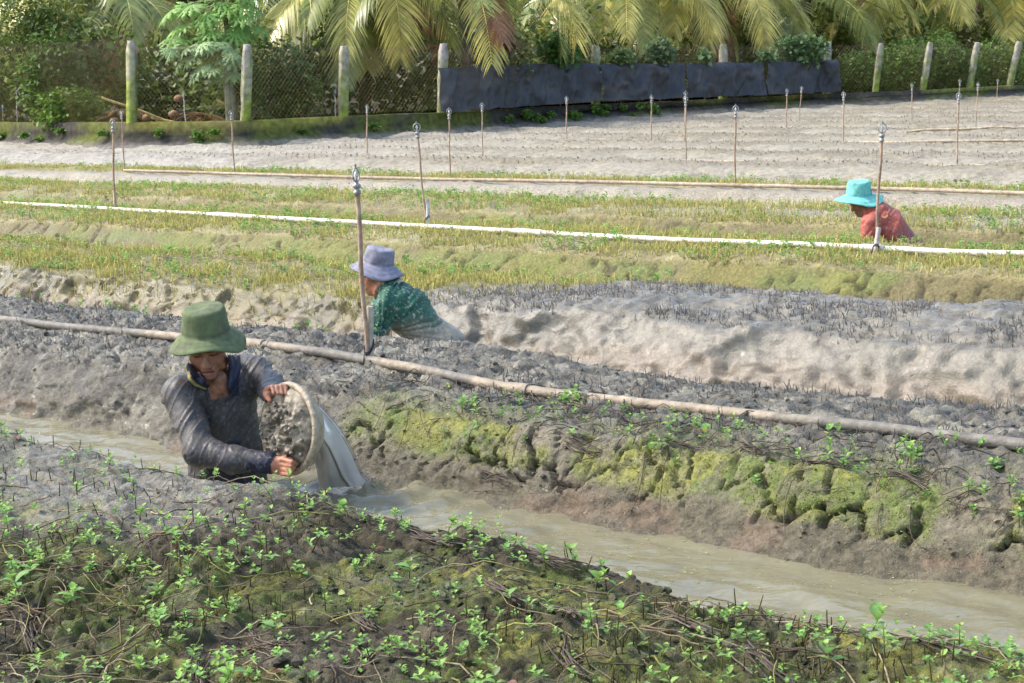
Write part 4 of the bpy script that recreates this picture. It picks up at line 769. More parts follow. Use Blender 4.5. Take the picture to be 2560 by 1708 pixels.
# papaya: trunk, lobed leaves on long stalks
def papaya_leaf(R):
    mb = MB(); lob = 9
    for k in range(lob):
        a = (k-(lob-1)/2)*.62; L = R*(1-.05*abs(k-(lob-1)/2)); d = np.array([math.cos(a), math.sin(a), 0]); n = np.array([-d[1], d[0], 0]); prof_ = [(.0, .02), (.3, .075), (.45, .055), (.52, .15), (.66, .07), (.74, .12), (.86, .05), (1., .003)]
        v = []
        for s, w_ in prof_:
            z = -.32*R*s*s; v += [d*s*L-n*w_*R*1.15+np.array([0, 0, z-.02*R]), d*s*L+np.array([0, 0, z+.03*R]), d*s*L+n*w_*R*1.15+np.array([0, 0, z-.02*R])]
        f = []
        for q in range(len(prof_)-1): f += [(3*q, 3*q+3, 3*q+4, 3*q+1), (3*q+1, 3*q+4, 3*q+5, 3*q+2)]
        c = np.tile((1., 1, 1), (len(v), 1)); c[1::3] = 1.35; mb.add(np.array(v), np.array(f), c)
    return mb
def papaya(px, dn, zt, pts, R, cl, label, seed, zdepth=.5):
    r = np.random.default_rng(seed); n0 = np.array([np.interp(px, pxs, nrm[:, q]) for q in range(3)]); b = along(px)+n0*dn; b[0] = aty(px, 200, b[1])[0]; b[2] = .25
    o = ob('papaya_tree', None, label=label, cat='papaya', loc=tuple(b)); tp_ = np.array([aty(pts[0][0], 100, b[1])[0]-b[0], 0, zt-b[2]]); s = np.linspace(0, 1, 12)[:, None]; mb = MB()
    mb.tube(tp_*s, np.linspace(.075, .045, 12), np.array([.26, .24, .16])*(.7+.5*r.random((12, 1))), 8); ob('trunk', mb.mesh('trunk'), M['bark'], o)
    for x, y in pts[1:]:
        t = aty(x, y, b[1]+r.uniform(-zdepth, zdepth*.6))-b; mb = MB(); mid = (tp_+t)/2+np.array([0, 0, .08]); lf_ = papaya_leaf(R*r.uniform(.8, 1.15)); mb.tube([tp_, mid, t], [.012, .010, .007], (.30, .32, .13), 5, False)
        out = t-tp_; az = math.atan2(out[1]-.25, out[0]) if r.random() < .8 else CAMA+r.normal(0, .5); tilt = r.uniform(.35, .95)
        Rm = rotz(az)@np.array([[math.cos(tilt), 0, math.sin(tilt)], [0, 1, 0], [-math.sin(tilt), 0, math.cos(tilt)]])
        c = np.asarray(cl)*r.uniform(.75, 1.25); v = np.concatenate(lf_.v)@Rm.T+t
        if r.random() < .06: c = np.array([.5, .45, .07])
        mb.add(v, np.concatenate(lf_.f4), np.concatenate(lf_.c)*c); ob('leaf', mb.mesh('leaf', False), M['leaf'], o)
PR2 = np.random.default_rng(5)
ptsU = [(520, 45)]+[(490+115*PR2.uniform(-.85, .95), 42+62*PR2.uniform(-1.1, .9)) for _ in range(48)]
papaya(535, 1.7, 2.75, ptsU, .34, (.21, .36, .09), 'tall papaya tree with bright green lobed leaves above the fence', 3)
ptsL = [(515, 125)]+[(470+90*PR2.uniform(-.9, .95), 140+42*PR2.uniform(-1, 1)) for _ in range(24)]
papaya(522, .75, 1.75, ptsL, .27, (.22, .32, .14), 'small papaya with pale drooping lobed leaves just behind the fence', 4, .3)
# heap of dead fronds and husks behind the left fence
hp = along(330); n0 = np.array([np.interp(330, pxs, nrm[:, q]) for q in range(3)]); hp = hp+n0*1.7; hp[0] = aty(325, 260, hp[1])[0]; hp[2] = .35
heap = ob('dead_frond_heap', None, label='heap of brown dead palm fronds and husks behind the left fence', cat='brush pile', loc=tuple(hp))
HR = np.random.default_rng(8)
for k in range(7):
    add_frond(heap, (HR.uniform(-.9, .9), HR.uniform(-.2, .3), HR.uniform(.05, .35)), HR.random()*3.0+.07, .25, 1.1, .7, .4, (.18, .11, .06), (.36, .24, .13), .5, 26, 900+k, True)
for k, (x, z) in enumerate(((-.55, .15), (.62, .25), (.35, .12), (.75, .55), (.1, .2))):
    mb = MB(); mb.add(IV*np.array([.11, .09, .08])*(1+.25*(fbm(IV[:, 0]*3+k, IV[:, 1]*3+IV[:, 2], 2, k)-.5))[:, None]+np.array([x, .05, z]), IF, (.26, .15, .09)); ob('husk', mb.mesh('husk'), M['bark'], heap)
for k, (x0, x1, z0, z1) in enumerate(((-.75, .8, .62, .0), (.2, 1.1, .2, -.05), (1.5, 2.3, .5, 0))):
    mb = MB(); mb.tube([(x0, -.1, z0), ((x0+x1)/2, -.15, (z0+z1)/2+.03), (x1, -.1, z1)], [.03, .028, .02], (.42, .31, .12), 6); ob('frond_stalk', mb.mesh('frond_stalk'), M['bark'], heap)
# weeds on the wall foot
for k in range(34):
    px = rng.choice([rng.uniform(0, 900), rng.uniform(1150, 1500)]); q = along(px)-np.array([np.interp(px, pxs, nrm[:, c]) for c in range(3)])*rng.uniform(.05, .3); q[2] = rng.uniform(.05, .3)
    v, f, c = leaf_cloud(90, (0, 0, .05), (.11, .08, .07), .08, .026, (.08, .16, .03), (.2, .34, .06), 1000+k); mb = MB(); mb.add(v, f, c); ob('wall_weed', mb.mesh('wall_weed', False), M['leaf'], label='small bright green weed tuft on the dark wall foot', cat='weed', group='weeds on the wall foot', loc=tuple(q))
# the wood closing the view far behind the palms
v, f, c = leaf_cloud(30000, (0, 0, 0), (1, 1, 1), .8, .26, (.04, .065, .02), (.13, .19, .05), 77)
r_ = np.random.default_rng(78); nv = len(v)//4; off = np.stack([r_.uniform(-45, 55, nv), 58+r_.uniform(0, 9, nv), r_.random(nv)**.8*6.5], -1); v = v*.9+np.repeat(off, 4, 0)
mb = MB(); mb.add(v, f, c); ob('far_thicket', mb.mesh('far_thicket', False), M['leaf'], label='dark thicket closing the view behind the palm grove', cat='thicket', kind='stuff')
# ---------------------------------------------------------------- people: one smooth skin grown from blended round shapes
def sd_rc(p, a, b, ra, rb):
    a = np.asarray(a, np.float32); ba = np.asarray(b, np.float32)-a; l2 = float(ba@ba)+1e-9; t = np.clip(((p-a)@ba)/l2, 0, 1)
    return np.linalg.norm(p-a-t[..., None]*ba, axis=-1)-(ra+(rb-ra)*t)
def sd_el(p, c, r, R):
    q = (p-np.asarray(c, np.float32))@np.asarray(R, np.float32); r = np.asarray(r, np.float32); k0 = np.linalg.norm(q/r, axis=-1); k1 = np.linalg.norm(q/(r*r), axis=-1)
    return k0*(k0-1)/(k1+1e-6)
class Body:
    def __init__(s): s.p = []
    def rc(s, a, b, ra, rb, tag='shirt', k=.02): s.p.append(('rc', np.array(a, float), np.array(b, float), ra, rb, tag, k))
    def el(s, c, r, R=np.eye(3), tag='shirt', k=.02): s.p.append(('el', np.array(c, float), np.array(r, float), R, None, tag, k))
    def sd(s, q, p): return sd_rc(p, q[1], q[2], q[3], q[4]) if q[0] == 'rc' else sd_el(p, q[1], q[2], q[3])
    def box(s, q, m):
        if q[0] == 'rc': r = max(q[3], q[4]); return np.minimum(q[1], q[2])-r-m, np.maximum(q[1], q[2])+r+m
        r = np.max(q[2]); return q[1]-r-m, q[1]+r+m
    def build(s, h):
        bs = [s.box(q, .03) for q in s.p]; lo = np.min([b[0] for b in bs], 0); hi = np.max([b[1] for b in bs], 0); n = np.ceil((hi-lo)/h).astype(int)+2; fld = np.full(n, .06, np.float32)
        ax = [lo[k]+h*np.arange(n[k]) for k in range(3)]
        for q, (a, b) in zip(s.p, bs):
            i0 = np.maximum(((a-lo)/h).astype(int), 0); i1 = np.minimum(((b-lo)/h).astype(int)+2, n); sl = tuple(slice(i0[k], i1[k]) for k in range(3))
            P = np.stack(np.meshgrid(*[ax[k][sl[k]] for k in range(3)], indexing='ij'), -1).astype(np.float32); d = s.sd(q, P); k = q[6]; f = fld[sl]
            if q[5] == 'cut': g = np.clip(.5-.5*(f+d)/k, 0, 1); fld[sl] = f*(1-g)-d*g+k*g*(1-g)
            else: g = np.clip(.5+.5*(f-d)/k, 0, 1); fld[sl] = f*(1-g)+d*g-k*g*(1-g)
        return surface_nets(fld, lo, h)
def surface_nets(f, lo, h):
    ins = f < 0; nx, ny, nz = f.shape; C = [(a, b, c) for a in (0, 1) for b in (0, 1) for c in (0, 1)]
    cnt = np.zeros((nx-1, ny-1, nz-1), np.int8)
    for a, b, c in C: cnt += ins[a:nx-1+a, b:ny-1+b, c:nz-1+c]
    act = np.argwhere((cnt > 0) & (cnt < 8)); idx = np.full(cnt.shape, -1, np.int32); idx[tuple(act.T)] = np.arange(len(act)); acc = np.zeros((len(act), 3)); w_ = np.zeros(len(act))
    for i, a in enumerate(C):
        for b in C[i+1:]:
            if sum(abs(a[k]-b[k]) for k in range(3)) != 1: continue
            fa = f[act[:, 0]+a[0], act[:, 1]+a[1], act[:, 2]+a[2]]; fb = f[act[:, 0]+b[0], act[:, 1]+b[1], act[:, 2]+b[2]]; m = (fa < 0) != (fb < 0)
            t = np.where(m, fa/np.where(m, fa-fb, 1), 0); acc[m] += (np.array(a)+t[:, None]*(np.array(b)-np.array(a)))[m]; w_[m] += 1
    v = lo+h*(act+acc/w_[:, None]); F_ = []
    for ax in range(3):
        o1, o2 = [k for k in range(3) if k != ax]; sa = [slice(None)]*3; sb = [slice(None)]*3; sa[ax] = slice(0, -1); sb[ax] = slice(1, None)
        ch = np.argwhere(ins[tuple(sa)] != ins[tuple(sb)]); ch = ch[(ch[:, o1] > 0) & (ch[:, o2] > 0) & (ch[:, o1] < f.shape[o1]-1) & (ch[:, o2] < f.shape[o2]-1)]
        if not len(ch): continue
        def g(d1, d2): q = ch.copy(); q[:, o1] -= d1; q[:, o2] -= d2; return idx[q[:, 0], q[:, 1], q[:, 2]]
        quad = np.stack([g(0, 0), g(1, 0), g(1, 1), g(0, 1)], -1); fl = ins[tuple(ch.T)]; fl = fl if ax != 1 else ~fl
        quad[fl] = quad[fl][:, ::-1]; F_.append(quad)
    F_ = np.concatenate(F_); F_ = F_[(F_ >= 0).all(1)]; return v, F_
def vnormals(v, f):
    n = np.zeros_like(v); fn = np.cross(v[f[:, 2]]-v[f[:, 0]], v[f[:, 3]]-v[f[:, 1]])
    for k in range(4): np.add.at(n, f[:, k], fn)
    return n/(np.linalg.norm(n, axis=1)[:, None]+1e-12)
def frame(fwd, up):
    f = np.array(fwd, float); f /= np.linalg.norm(f); u = np.array(up, float); u -= f*(u@f); u /= np.linalg.norm(u); return np.stack([np.cross(f, u), f, u], 1)     # columns: right, forward, up
def add_head(B, c, R, sc=1.):
    Q = lambda x, y, z: np.array(c)+R@(np.array([x, y, z])*sc); e = lambda p, r, k=.02: B.el(Q(*p), np.array(r)*sc, R, 'skin', k)
    e((0, -.012, .035), (.077, .097, .092)); e((0, .028, -.035), (.064, .068, .082), .03); e((0, .072, -.103), (.03, .026, .022), .025)
    for s in (-1, 1):
        e((s*.043, .055, -.028), (.03, .028, .032), .02); e((s*.058, .015, -.075), (.02, .04, .03), .025); e((s*.08, -.006, -.012), (.011, .024, .033), .008)
        B.rc(Q(s*.014, .092, .022), Q(s*.05, .078, .02), .013*sc, .011*sc, 'skin', .012)
        B.el(Q(s*.033, .104, .002), np.array([.02, .02, .011])*sc, R, 'cut', .012); e((s*.033, .079, .0), (.017, .014, .012), .006)
        e((s*.013, .1, -.043), (.010, .012, .009), .008)
    B.rc(Q(0, .088, .012), Q(0, .112, -.036), .009*sc, .0135*sc, 'skin', .012)
    B.rc(Q(-.02, .088, -.069), Q(.02, .088, -.069), .0075*sc, .0075*sc, 'skin', .010); B.rc(Q(-.016, .088, -.084), Q(.016, .088, -.084), .009*sc, .009*sc, 'skin', .010)
    B.rc(Q(-.028, .099, -.0765), Q(.028, .099, -.0765), .004*sc, .004*sc, 'cut', .006)
    return Q
def paint_head(v, col, c, R, sc, skin):
    q = (v-np.array(c))@R/sc; x, y, z = np.abs(q[:, 0]), q[:, 1], q[:, 2]; face = (y > .03) & (q[:, 2] > -.14) & (q[:, 2] < .1) & (np.linalg.norm(q, axis=1) < .2)
    def put(m, c_, a): col[m] = col[m]*(1-a)+np.array(c_)*a
    put(face & (np.hypot(x/.024, (z+.076)/.017) < 1) & (y > .07), (.25, .10, .085), .6); put(face & (np.abs(z+.0765) < .004) & (x < .027) & (y > .07), (.05, .02, .015), .8)
    put(face & (np.hypot((x-.033)/.020, (z-.001)/.0045) < 1), (.02, .012, .01), .85); put(face & (np.hypot((x-.033)/.022, (z-.023)/.006) < 1), (.025, .018, .015), .8)
    put((np.linalg.norm(q, axis=1) < .14) & (((z > .035) & ~face) | ((y < -.02) & (z > -.07) & (x < .078))), (.012, .010, .009), 1.)
    put(face & (y > .06) & (z < -.09), (.16, .09, .07), .3)
def person(name, B, h, origin, paint, label):
    v, f = B.build(h); tags = ['shirt', 'skin', 'trouser', 'collar']; best = np.full(len(v), 9.); tg = np.zeros(len(v), int)
    for q in B.p:
        if q[5] == 'cut': continue
        d = B.sd(q, v.astype(np.float32)); m = d < best; best[m] = d[m]; tg[m] = tags.index(q[5])
    n = vnormals(v, f)
    for it in range(5):                                                  # relax the voxel steps, cloth more than skin
        acc = np.zeros_like(v); ct = np.zeros(len(v))
        for k in range(4):
            np.add.at(acc, f[:, k], v[f[:, (k+1) % 4]]+v[f[:, (k+3) % 4]]); np.add.at(ct, f[:, k], 2)
        k_ = np.where((tg == 1) & (it > 0), 0, .5)[:, None]; v = v*(1-k_)+k_*acc/ct[:, None]
    v, col, rough = paint(v, n, tg)
    me = mesh_np(name, v-np.array(origin), f, col, extra={'Rough': rough}); return ob(name, me, M['cloth'], label=label, cat='person', loc=tuple(origin))
def hat(parent, c, R, crown_r, crown_h, brim_r, brim_drop, col, wav, band, seed=0, name='bucket_hat'):
    s = np.linspace(0, 1, 8); top = [(crown_r*.70*q, crown_h*(1-.07*q*q)) for q in np.linspace(0.001, 1, 6)]+[(crown_r*(.70+.19*math.sin(q*1.57)), crown_h*(.93-.14*q*q)) for q in np.linspace(.2, 1, 4)]
    side = [(crown_r*(.89+.11*q), crown_h*.83*(1-q)) for q in np.linspace(.1, 1, 8)]; br = [(crown_r+(brim_r-crown_r)*q, -brim_drop*q**1.15) for q in np.linspace(.06, 1, 10)]
    und = [(r-.004, z-.006) for r, z in br[::-1]]+[(r*.985-.003, z-.004) for r, z in side[::-1][:5]]
    P = np.array(top+side+br+und); r_ = np.random.default_rng(seed); ph = r_.random(4)*6.28; ph[0] = -math.pi/2
    def fn(v, an):
        t = np.clip((np.hypot(v[..., 0], v[..., 1])-crown_r)/(brim_r-crown_r), 0, 1)*(v[..., 2] < .01); w_ = sum(wav[k]*np.sin((k+2)*an+ph[k]) for k in range(len(wav)))
        v[..., 2] += t*w_[None]; d = fbm(np.cos(an)*2+v[..., 2]*14+seed, np.sin(an)*2+v[..., 2]*9, 3, seed)-.5; k = (v[..., 2] > .0); v[..., 0] *= 1+.13*d*k; v[..., 1] *= 1+.13*d*k
        v[..., 2] -= .018*np.exp(-((v[..., 0]-.03)**2+(v[..., 1]+.01)**2)/.002)*(v[..., 2] > crown_h*.7); return v
    mb = MB(); mb.lathe(P, (0, 0, 0), c, 56, R, fn); n_p = len(P); nn = 56; rr = np.repeat(np.arange(n_p), nn)
    cc = np.tile(np.array(col, float), (n_p*nn, 1)); xs = mb.v[0]; d = fbm(xs[:, 0]*22+seed, xs[:, 2]*22+xs[:, 1]*13, 4, seed+3)
    cc = mix(cc, np.array(col)*.45+np.array([.05, .045, .04]), sstep(.56, .72, d)*.75); cc[(rr == len(top)+6)] *= .72
    for q in (2, 5, 8): cc[rr == len(top)+len(side)+q] *= .86
    mb.c = [cc]; me = mb.mesh(name); me.transform(Matrix.Translation(-Vector(parent.location))); o = ob(name, me, M['hat'], parent); return o
def collar(parent, c, R, r0, r1, h, col, stripe, span=5.2, name='shirt_collar', open_a=-math.pi/2):
    n = 30; a = open_a+np.linspace((2*math.pi-span)/2, 2*math.pi-(2*math.pi-span)/2, n); lv = [(r0, 0, 0), (r0*.99, h, 0), (r0+.012, h*1.05, 0), (r1, h*.55, 0), (r1+.010, h*.05, 0), (r1+.004, h*.03, 0)]; V = []; C_ = []
    for k, (r, z, _) in enumerate(lv):
        sag = .028*np.exp(-((np.arange(n)/(n-1)-.5)/.5)**2*0)*0
        e = np.abs(np.linspace(-1, 1, n))**6; rr = r*(1+.1*e*(k > 2)); V.append(np.stack([rr*np.cos(a), rr*np.sin(a)*.95, z-(.022*e if k > 2 else 0)*np.ones(n)], -1)); C_.append(np.tile(stripe if k == 4 else col, (n, 1)))
    v = np.concatenate(V)@R.T+np.asarray(c); i = np.arange(len(lv)-1)[:, None]*n; j = np.arange(n-1)[None]; f = np.stack([i+j, i+j+1, i+n+j+1, i+n+j], -1).reshape(-1, 4)
    me = mesh_np(name, v-np.array(parent.location), f, np.concatenate(C_), extra={'Rough': np.full(len(v), .6)}); o = ob(name, me, M['cloth'], parent); md = o.modifiers.new('thick', 'SOLIDIFY'); md.thickness = .004; return o
SKIN = np.array([.30, .145, .09]); MUDC = np.array([.22, .205, .185])

# -- the worker in the dark polo shirt with the green hat
z1 = lambda x, y, Y: aty((300+x/2.8)/K, (720+y/2.8)/K, Y)
B = Body(); Y0 = 7.3
HC = z1(607, 400, 7.17); HR1 = frame((.06, -.93, -.36), (-.05, -.3, 1)); add_head(B, HC, HR1)
nb = z1(660, 690, 7.27); B.rc(HC+HR1@np.array([0, -.03, -.06]), nb, .055, .062, 'skin', .02)
RS, LS = z1(425, 745, 7.20), z1(890, 580, 7.40)
B.rc(RS, LS, .068, .066, k=.04); B.rc(nb+np.array([-.02, .04, .02]), RS, .055, .05, k=.04); B.rc(nb+np.array([.03, .05, .02]), LS, .055, .05, k=.04)
ch = z1(665, 830, 7.33); B.el(ch, (.175, .115, .17), k=.05); bl = z1(745, 1080, 7.36); B.el(bl, (.158, .12, .18), k=.05); hp1 = z1(745, 1330, 7.38); B.el(hp1, (.17, .13, .17), k=.05)
B.rc(hp1+np.array([-.08, 0, -.05]), hp1+np.array([-.09, 0, -.4]), .085, .07, 'trouser', .03); B.rc(hp1+np.array([.08, 0, -.05]), hp1+np.array([.09, 0, -.4]), .085, .07, 'trouser', .03)
# open neck
vn_ = z1(745, 740, 7.21); B.el(z1(690, 660, 7.205), (.042, .022, .055), tag='skin', k=.008); B.rc(z1(690, 640, 7.2), vn_, .028, .008, 'skin', .006)
E1, W1 = z1(560, 1140, 7.03), z1(1045, 1222, 6.93)
B.rc(RS, E1, .072, .060, k=.03); B.rc(E1, z1(800, 1200, 6.97), .060, .052, k=.03); B.rc(z1(800, 1200, 6.97), W1, .052, .041, k=.03)
E2, W2 = z1(1050, 680, 7.27), z1(1045, 735, 7.10); B.rc(LS, E2, .068, .055, k=.03); B.rc(E2, W2, .055, .042, k=.03)
B.el(z1(960, 620, 7.36), (.07, .06, .08), k=.04)
# right hand under the pan rim: palm, four fingers closing round the rim, thumb above
hp_ = z1(1118, 1245, 6.915); B.rc(W1, z1(1075, 1232, 6.92), .031, .03, 'skin', .012); B.el(hp_, (.042, .024, .038), tag='skin', k=.012)
for q in range(4):
    b = z1(1132, 1200+q*33, 6.895); m_ = z1(1206-q*5, 1218+q*30, 6.86); t = z1(1236-q*14, 1232+q*25, 6.89); B.rc(b, m_, .0105, .0092, 'skin', .003); B.rc(m_, t, .0092, .008, 'skin', .002)
th_ = z1(1150, 1198, 6.90); B.rc(hp_+np.array([-.01, 0, .02]), th_, .016, .0125, 'skin', .008); B.rc(th_, z1(1205, 1205, 6.905), .0125, .010, 'skin', .004)
# left hand over the top of the rim
hp2 = z1(1070, 735, 7.055); B.rc(W2, hp2, .032, .03, 'skin', .012); B.el(hp2, (.04, .03, .034), tag='skin', k=.012)
for q in range(4):
    b = z1(1044+q*31, 702-q*4, 7.03); m_ = z1(1068+q*31, 692-q*2, 6.995); t = z1(1076+q*30, 738, 6.975); B.rc(b, m_, .0105, .0095, 'skin', .003); B.rc(m_, t, .0095, .008, 'skin', .002)
B.rc(hp2, z1(1030, 755, 7.02), .017, .013, 'skin', .008); B.rc(z1(1030, 755, 7.02), z1(1050, 790, 7.0), .013, .010, 'skin', .004)
BASE1 = np.array([hp1[0], hp1[1], -.62])
def paint1(v, n, tg):
    x, y_, z = v[:, 0], v[:, 1], v[:, 2]; sh = tg != 1; el_ = E1-RS; t = np.clip(((v-RS)@el_)/(el_@el_), 0, 1); arm = np.linalg.norm(v-RS-t[:, None]*el_, axis=1) < .095
    fa = W1-E1; t2 = np.clip(((v-E1)@fa)/(fa@fa), 0, 1); farm = np.linalg.norm(v-E1-t2[:, None]*fa, axis=1) < .09; arm2 = (x > LS[0]-.02)
    ea = el_/np.linalg.norm(el_); fa_ = fa/np.linalg.norm(fa); wr = (fbm(x*12+z*6, z*5-x*4, 2, 601)-.5)*.018-(1-np.abs(2*fbm(x*17-z*13+y_*5, z*4+x*4, 3, 602)-1))**9*.006; wr2 = np.where(farm & ~arm, -(1-np.abs(2*fbm((v@fa_)*13+z*16, z*9, 3, 609)-1))**9*.005, -(1-np.abs(2*fbm((v@ea)*11+x*16, (x-z)*7+y_*5, 3, 603)-1))**9*.005)
    dsp = np.where(arm | farm | arm2, wr2+wr*.5, wr)*sh; v = v+n*dsp[:, None]
    navy = np.array([.020, .022, .038]); col = np.tile(navy, (len(v), 1)); mfac = sstep(.36, .60, fbm(x*5, z*5+v[:, 1]*4, 3, 604)+.20*(arm | arm2)+.20*farm*(t2 < .62)-.14*(farm & (t2 > .75))-.18*(~(arm | arm2 | farm))-.10*sstep(.36, .5, z))
    col = mix(col, np.array([.095, .087, .074]), mfac*.7); sp = sstep(.72, .78, fbm(x*120, z*120+v[:, 1]*70, 2, 605)); col = mix(col, MUDC*1.1, sp*.4*sh)
    sk = ~sh; col[sk] = SKIN*(.8+.4*fbm(x[sk]*40, z[sk]*40, 3, 606))[:, None]; rough = np.where(sh, .62-.22*mfac, .45)
    far_h = sk & (z < HC[2]-.18) & (np.linalg.norm(v-nb, axis=1) > .2); col[far_h] = np.array([.42, .19, .115])*(.75+.5*fbm(x[far_h]*60, z[far_h]*60, 3, 607))[:, None]
    paint_head(v, col, HC, HR1, 1., sk); tr = tg == 2; col[tr] = (.05, .045, .04); return v, col, rough
p1 = person('person', B, .0048, BASE1, paint1, 'person in muddy dark polo shirt and green bucket hat swinging a mud pan')
hat(p1, z1(603, 306, 7.15), frame((.03, -.97, -.22), (-.02, -.17, 1)), .101, .118, .160, .048, (.12, .15, .075), (.017, .007, .005), None, 4)
def surf_on(o, zf):
    me = o.data; a = np.empty(len(me.vertices)*3, np.float32); me.vertices.foreach_get('co', a); a = a.reshape(-1, 3).astype(float)+np.array(o.location)
    def g(x, y, lift=.006, tol=.014):
        e = zf(x, y, 1.); d = e-CP; d = d/np.linalg.norm(d); q = a-CP; al = q@d; off = np.linalg.norm(q-al[:, None]*d, axis=1); k = np.argmin(np.where(off < tol, al, 99)); return CP+d*(al[k]-lift)
    return g
def flap(parent, g, inner, outer, col, stripe, name='shirt_collar', n=14, m=6):
    r = np.linspace(0, 1, n); ii = np.stack([np.interp(r, np.linspace(0, 1, len(inner)), [p[k] for p in inner]) for k in (0, 1)], -1); oo = np.stack([np.interp(r, np.linspace(0, 1, len(outer)), [p[k] for p in outer]) for k in (0, 1)], -1); V = []; C_ = []
    for a in range(n):
        for b in range(m):
            t = b/(m-1); q = ii[a]*(1-t)+oo[a]*t; V.append(g(q[0], q[1], .010+.010*math.sin(t*2.6))); C_.append(stripe if b == m-2 and stripe is not None else col)
    V = np.array(V).reshape(n, m, 3); V[:, :, 1] = (V[:, :, 1]+np.roll(V, 1, 0)[:, :, 1]*(np.arange(n)[:, None] > 0)+V[:, :, 1]*(np.arange(n)[:, None] == 0))/2
    i = np.arange(n-1)[:, None]*m; j = np.arange(m-1)[None]; f = np.stack([i+j, i+j+1, i+m+j+1, i+m+j], -1).reshape(-1, 4)
    me = mesh_np(name, V.reshape(-1, 3)-np.array(parent.location), f, np.array(C_), extra={'Rough': np.full(n*m, .6)}); o = ob(name, me, M['cloth'], parent); md = o.modifiers.new('thick', 'SOLIDIFY'); md.thickness = .006; return o
g1 = surf_on(p1, z1); NV = np.array([.024, .026, .045])
flap(p1, g1, [(482, 520), (520, 580), (575, 630), (625, 690)], [(452, 545), (470, 640), (520, 690), (600, 715)], NV, np.array([.30, .24, .05]))
flap(p1, g1, [(752, 470), (762, 560), (757, 640), (752, 700)], [(835, 480), (840, 560), (815, 640), (775, 720)], NV, None)
# -- the pan, its mud load and the water pouring off it
PC = z1(1180, 985, 6.99); PN = np.array([-.72, -.66, .12]); PN /= np.linalg.norm(PN); PR_ = frame(np.cross(PN, (0, 0, 1)), PN)   # local z = opening direction
pan = ob('mud_pan', None, label='round muddy plastic pan held up in both hands, full of mud', cat='pan', loc=tuple(PC)); rp = .178
mb = MB(); pr = np.array([(.001, -.085), (.07, -.085), (.115, -.08), (.145, -.05), (.163, -.012), (.168, .006), (.180, .012), (.192, .006), (.193, -.008), (.180, -.016), (.156, -.056), (.122, -.092), (.07, -.097), (.001, -.097)])
mb.lathe(pr, (.36, .30, .21), (0, 0, 0), 44, PR_); ob('basin', mb.mesh('basin'), M['mud'], pan)
n_, m_ = 90, 40; rr, aa = np.meshgrid(np.linspace(0, .174, m_), np.arange(n_)*2*math.pi/n_, indexing='ij'); hx, hy = rr*np.cos(aa), rr*np.sin(aa)
hz = .06*np.sqrt(np.clip(1-(rr/.1745)**2, 0, 1))-.012+(.045*(1-np.abs(2*fbm(hx*16, hy*16, 4, 620, .65)-1))**1.2+.02*(fbm(hx*60, hy*60, 3, 623)-.5)-.02)*(1-(rr/.1745)**6); v = np.stack([hx, hy, hz], -1).reshape(-1, 3)@PR_.T; i = np.arange(m_-1)[:, None]*n_; j = np.arange(n_)[None]; k = (j+1) % n_
cc = mix(np.broadcast_to(np.array([.12, .10, .07]), (m_*n_, 3)), np.array([.28, .24, .17]), sstep(.4, .65, fbm(hx*30, hy*30, 4, 621)).ravel()); ob('mud_load', mesh_np('mud_load', v, np.stack([i+j, i+n_+j, i+n_+k, i+k], -1).reshape(-1, 4), cc), M['mud'], pan)
clq = MB()
for q in range(40):
    a = rng.random()*6.28; r = .16*math.sqrt(rng.random()); s = rng.uniform(.003, .010); c = PR_@np.array([r*math.cos(a), r*math.sin(a), .085*math.sqrt(max(0, 1-(r/.1745)**2))-.01]); clq.add(IV*s*(1+.5*(fbm(IV[:, 0]*2+q, IV[:, 1]*2+IV[:, 2], 2, q)-.5))[:, None]+c, IF, np.array([.15, .135, .11])*rng.uniform(.7, 1.5))
ob('mud_lumps', clq.mesh('mud_lumps'), M['mud'], pan, kind='stuff')
# curtain of water: from the back lip of the pan down to the ditch
nu_, nv_ = 44, 40; s, t = np.meshgrid(np.linspace(0, 1, nu_), np.linspace(0, 1, nv_), indexing='ij')
outer = [(1300, 785), (1400, 830), (1490, 930), (1570, 1040), (1640, 1170), (1700, 1300), (1770, 1372)]; inner = [(1290, 1010), (1330, 1060), (1350, 1130), (1365, 1190), (1375, 1260), (1385, 1330), (1400, 1405)]
oc = np.array([np.interp(t[0], np.linspace(0, 1, 7), [p[k] for p in outer]) for k in (0, 1)]).T; ic = np.array([np.interp(t[0], np.linspace(0, 1, 7), [p[k] for p in inner]) for k in (0, 1)]).T
P3 = np.zeros((nu_, nv_, 3))
for a in range(nu_):
    for b in range(nv_):
        q = ic[b]*(1-s[a, b])+oc[b]*s[a, b]; Yd = 7.08+.16*t[a, b]+.10*math.sin(s[a, b]*math.pi)*-1+.02*math.sin(s[a, b]*9+t[a, b]*4); P3[a, b] = z1(q[0]+10*(fbm(np.array(s[a, b]*6), np.array(t[a, b]*5), 3, 630)-.5), q[1], Yd)
thick = .006+.016*np.exp(-((s-1)/.10)**2)+.012*np.exp(-((s-.45-.12*t)/.05)**2)+.01*np.exp(-((s)/.08)**2)
hole = (t < .34+.06*np.sin(s*17))*(s < .55+.08*np.sin(t*23)-.5*np.abs(t-.12))*(s > .0)*((t > .06) | (s < .5)); i, j = np.meshgrid(np.arange(nu_-1), np.arange(nv_-1), indexing='ij'); keep = ~(hole[:-1, :-1] | hole[1:, 1:]); a_i = (i*nv_+j)[keep]
front = P3.copy(); front[..., 1] -= thick; back = P3.copy(); back[..., 1] += thick; NQ = nu_*nv_
f1 = np.stack([a_i, a_i+nv_, a_i+nv_+1, a_i+1], -1); col = mix(np.broadcast_to(np.array([.60, .58, .53]), s.shape+(3,)), np.array([.15, .115, .07]), np.clip(np.exp(-((s-.43-.12*t)/.03)**2)*(t > .3)+np.exp(-((s-.985)/.02)**2), 0, 1))
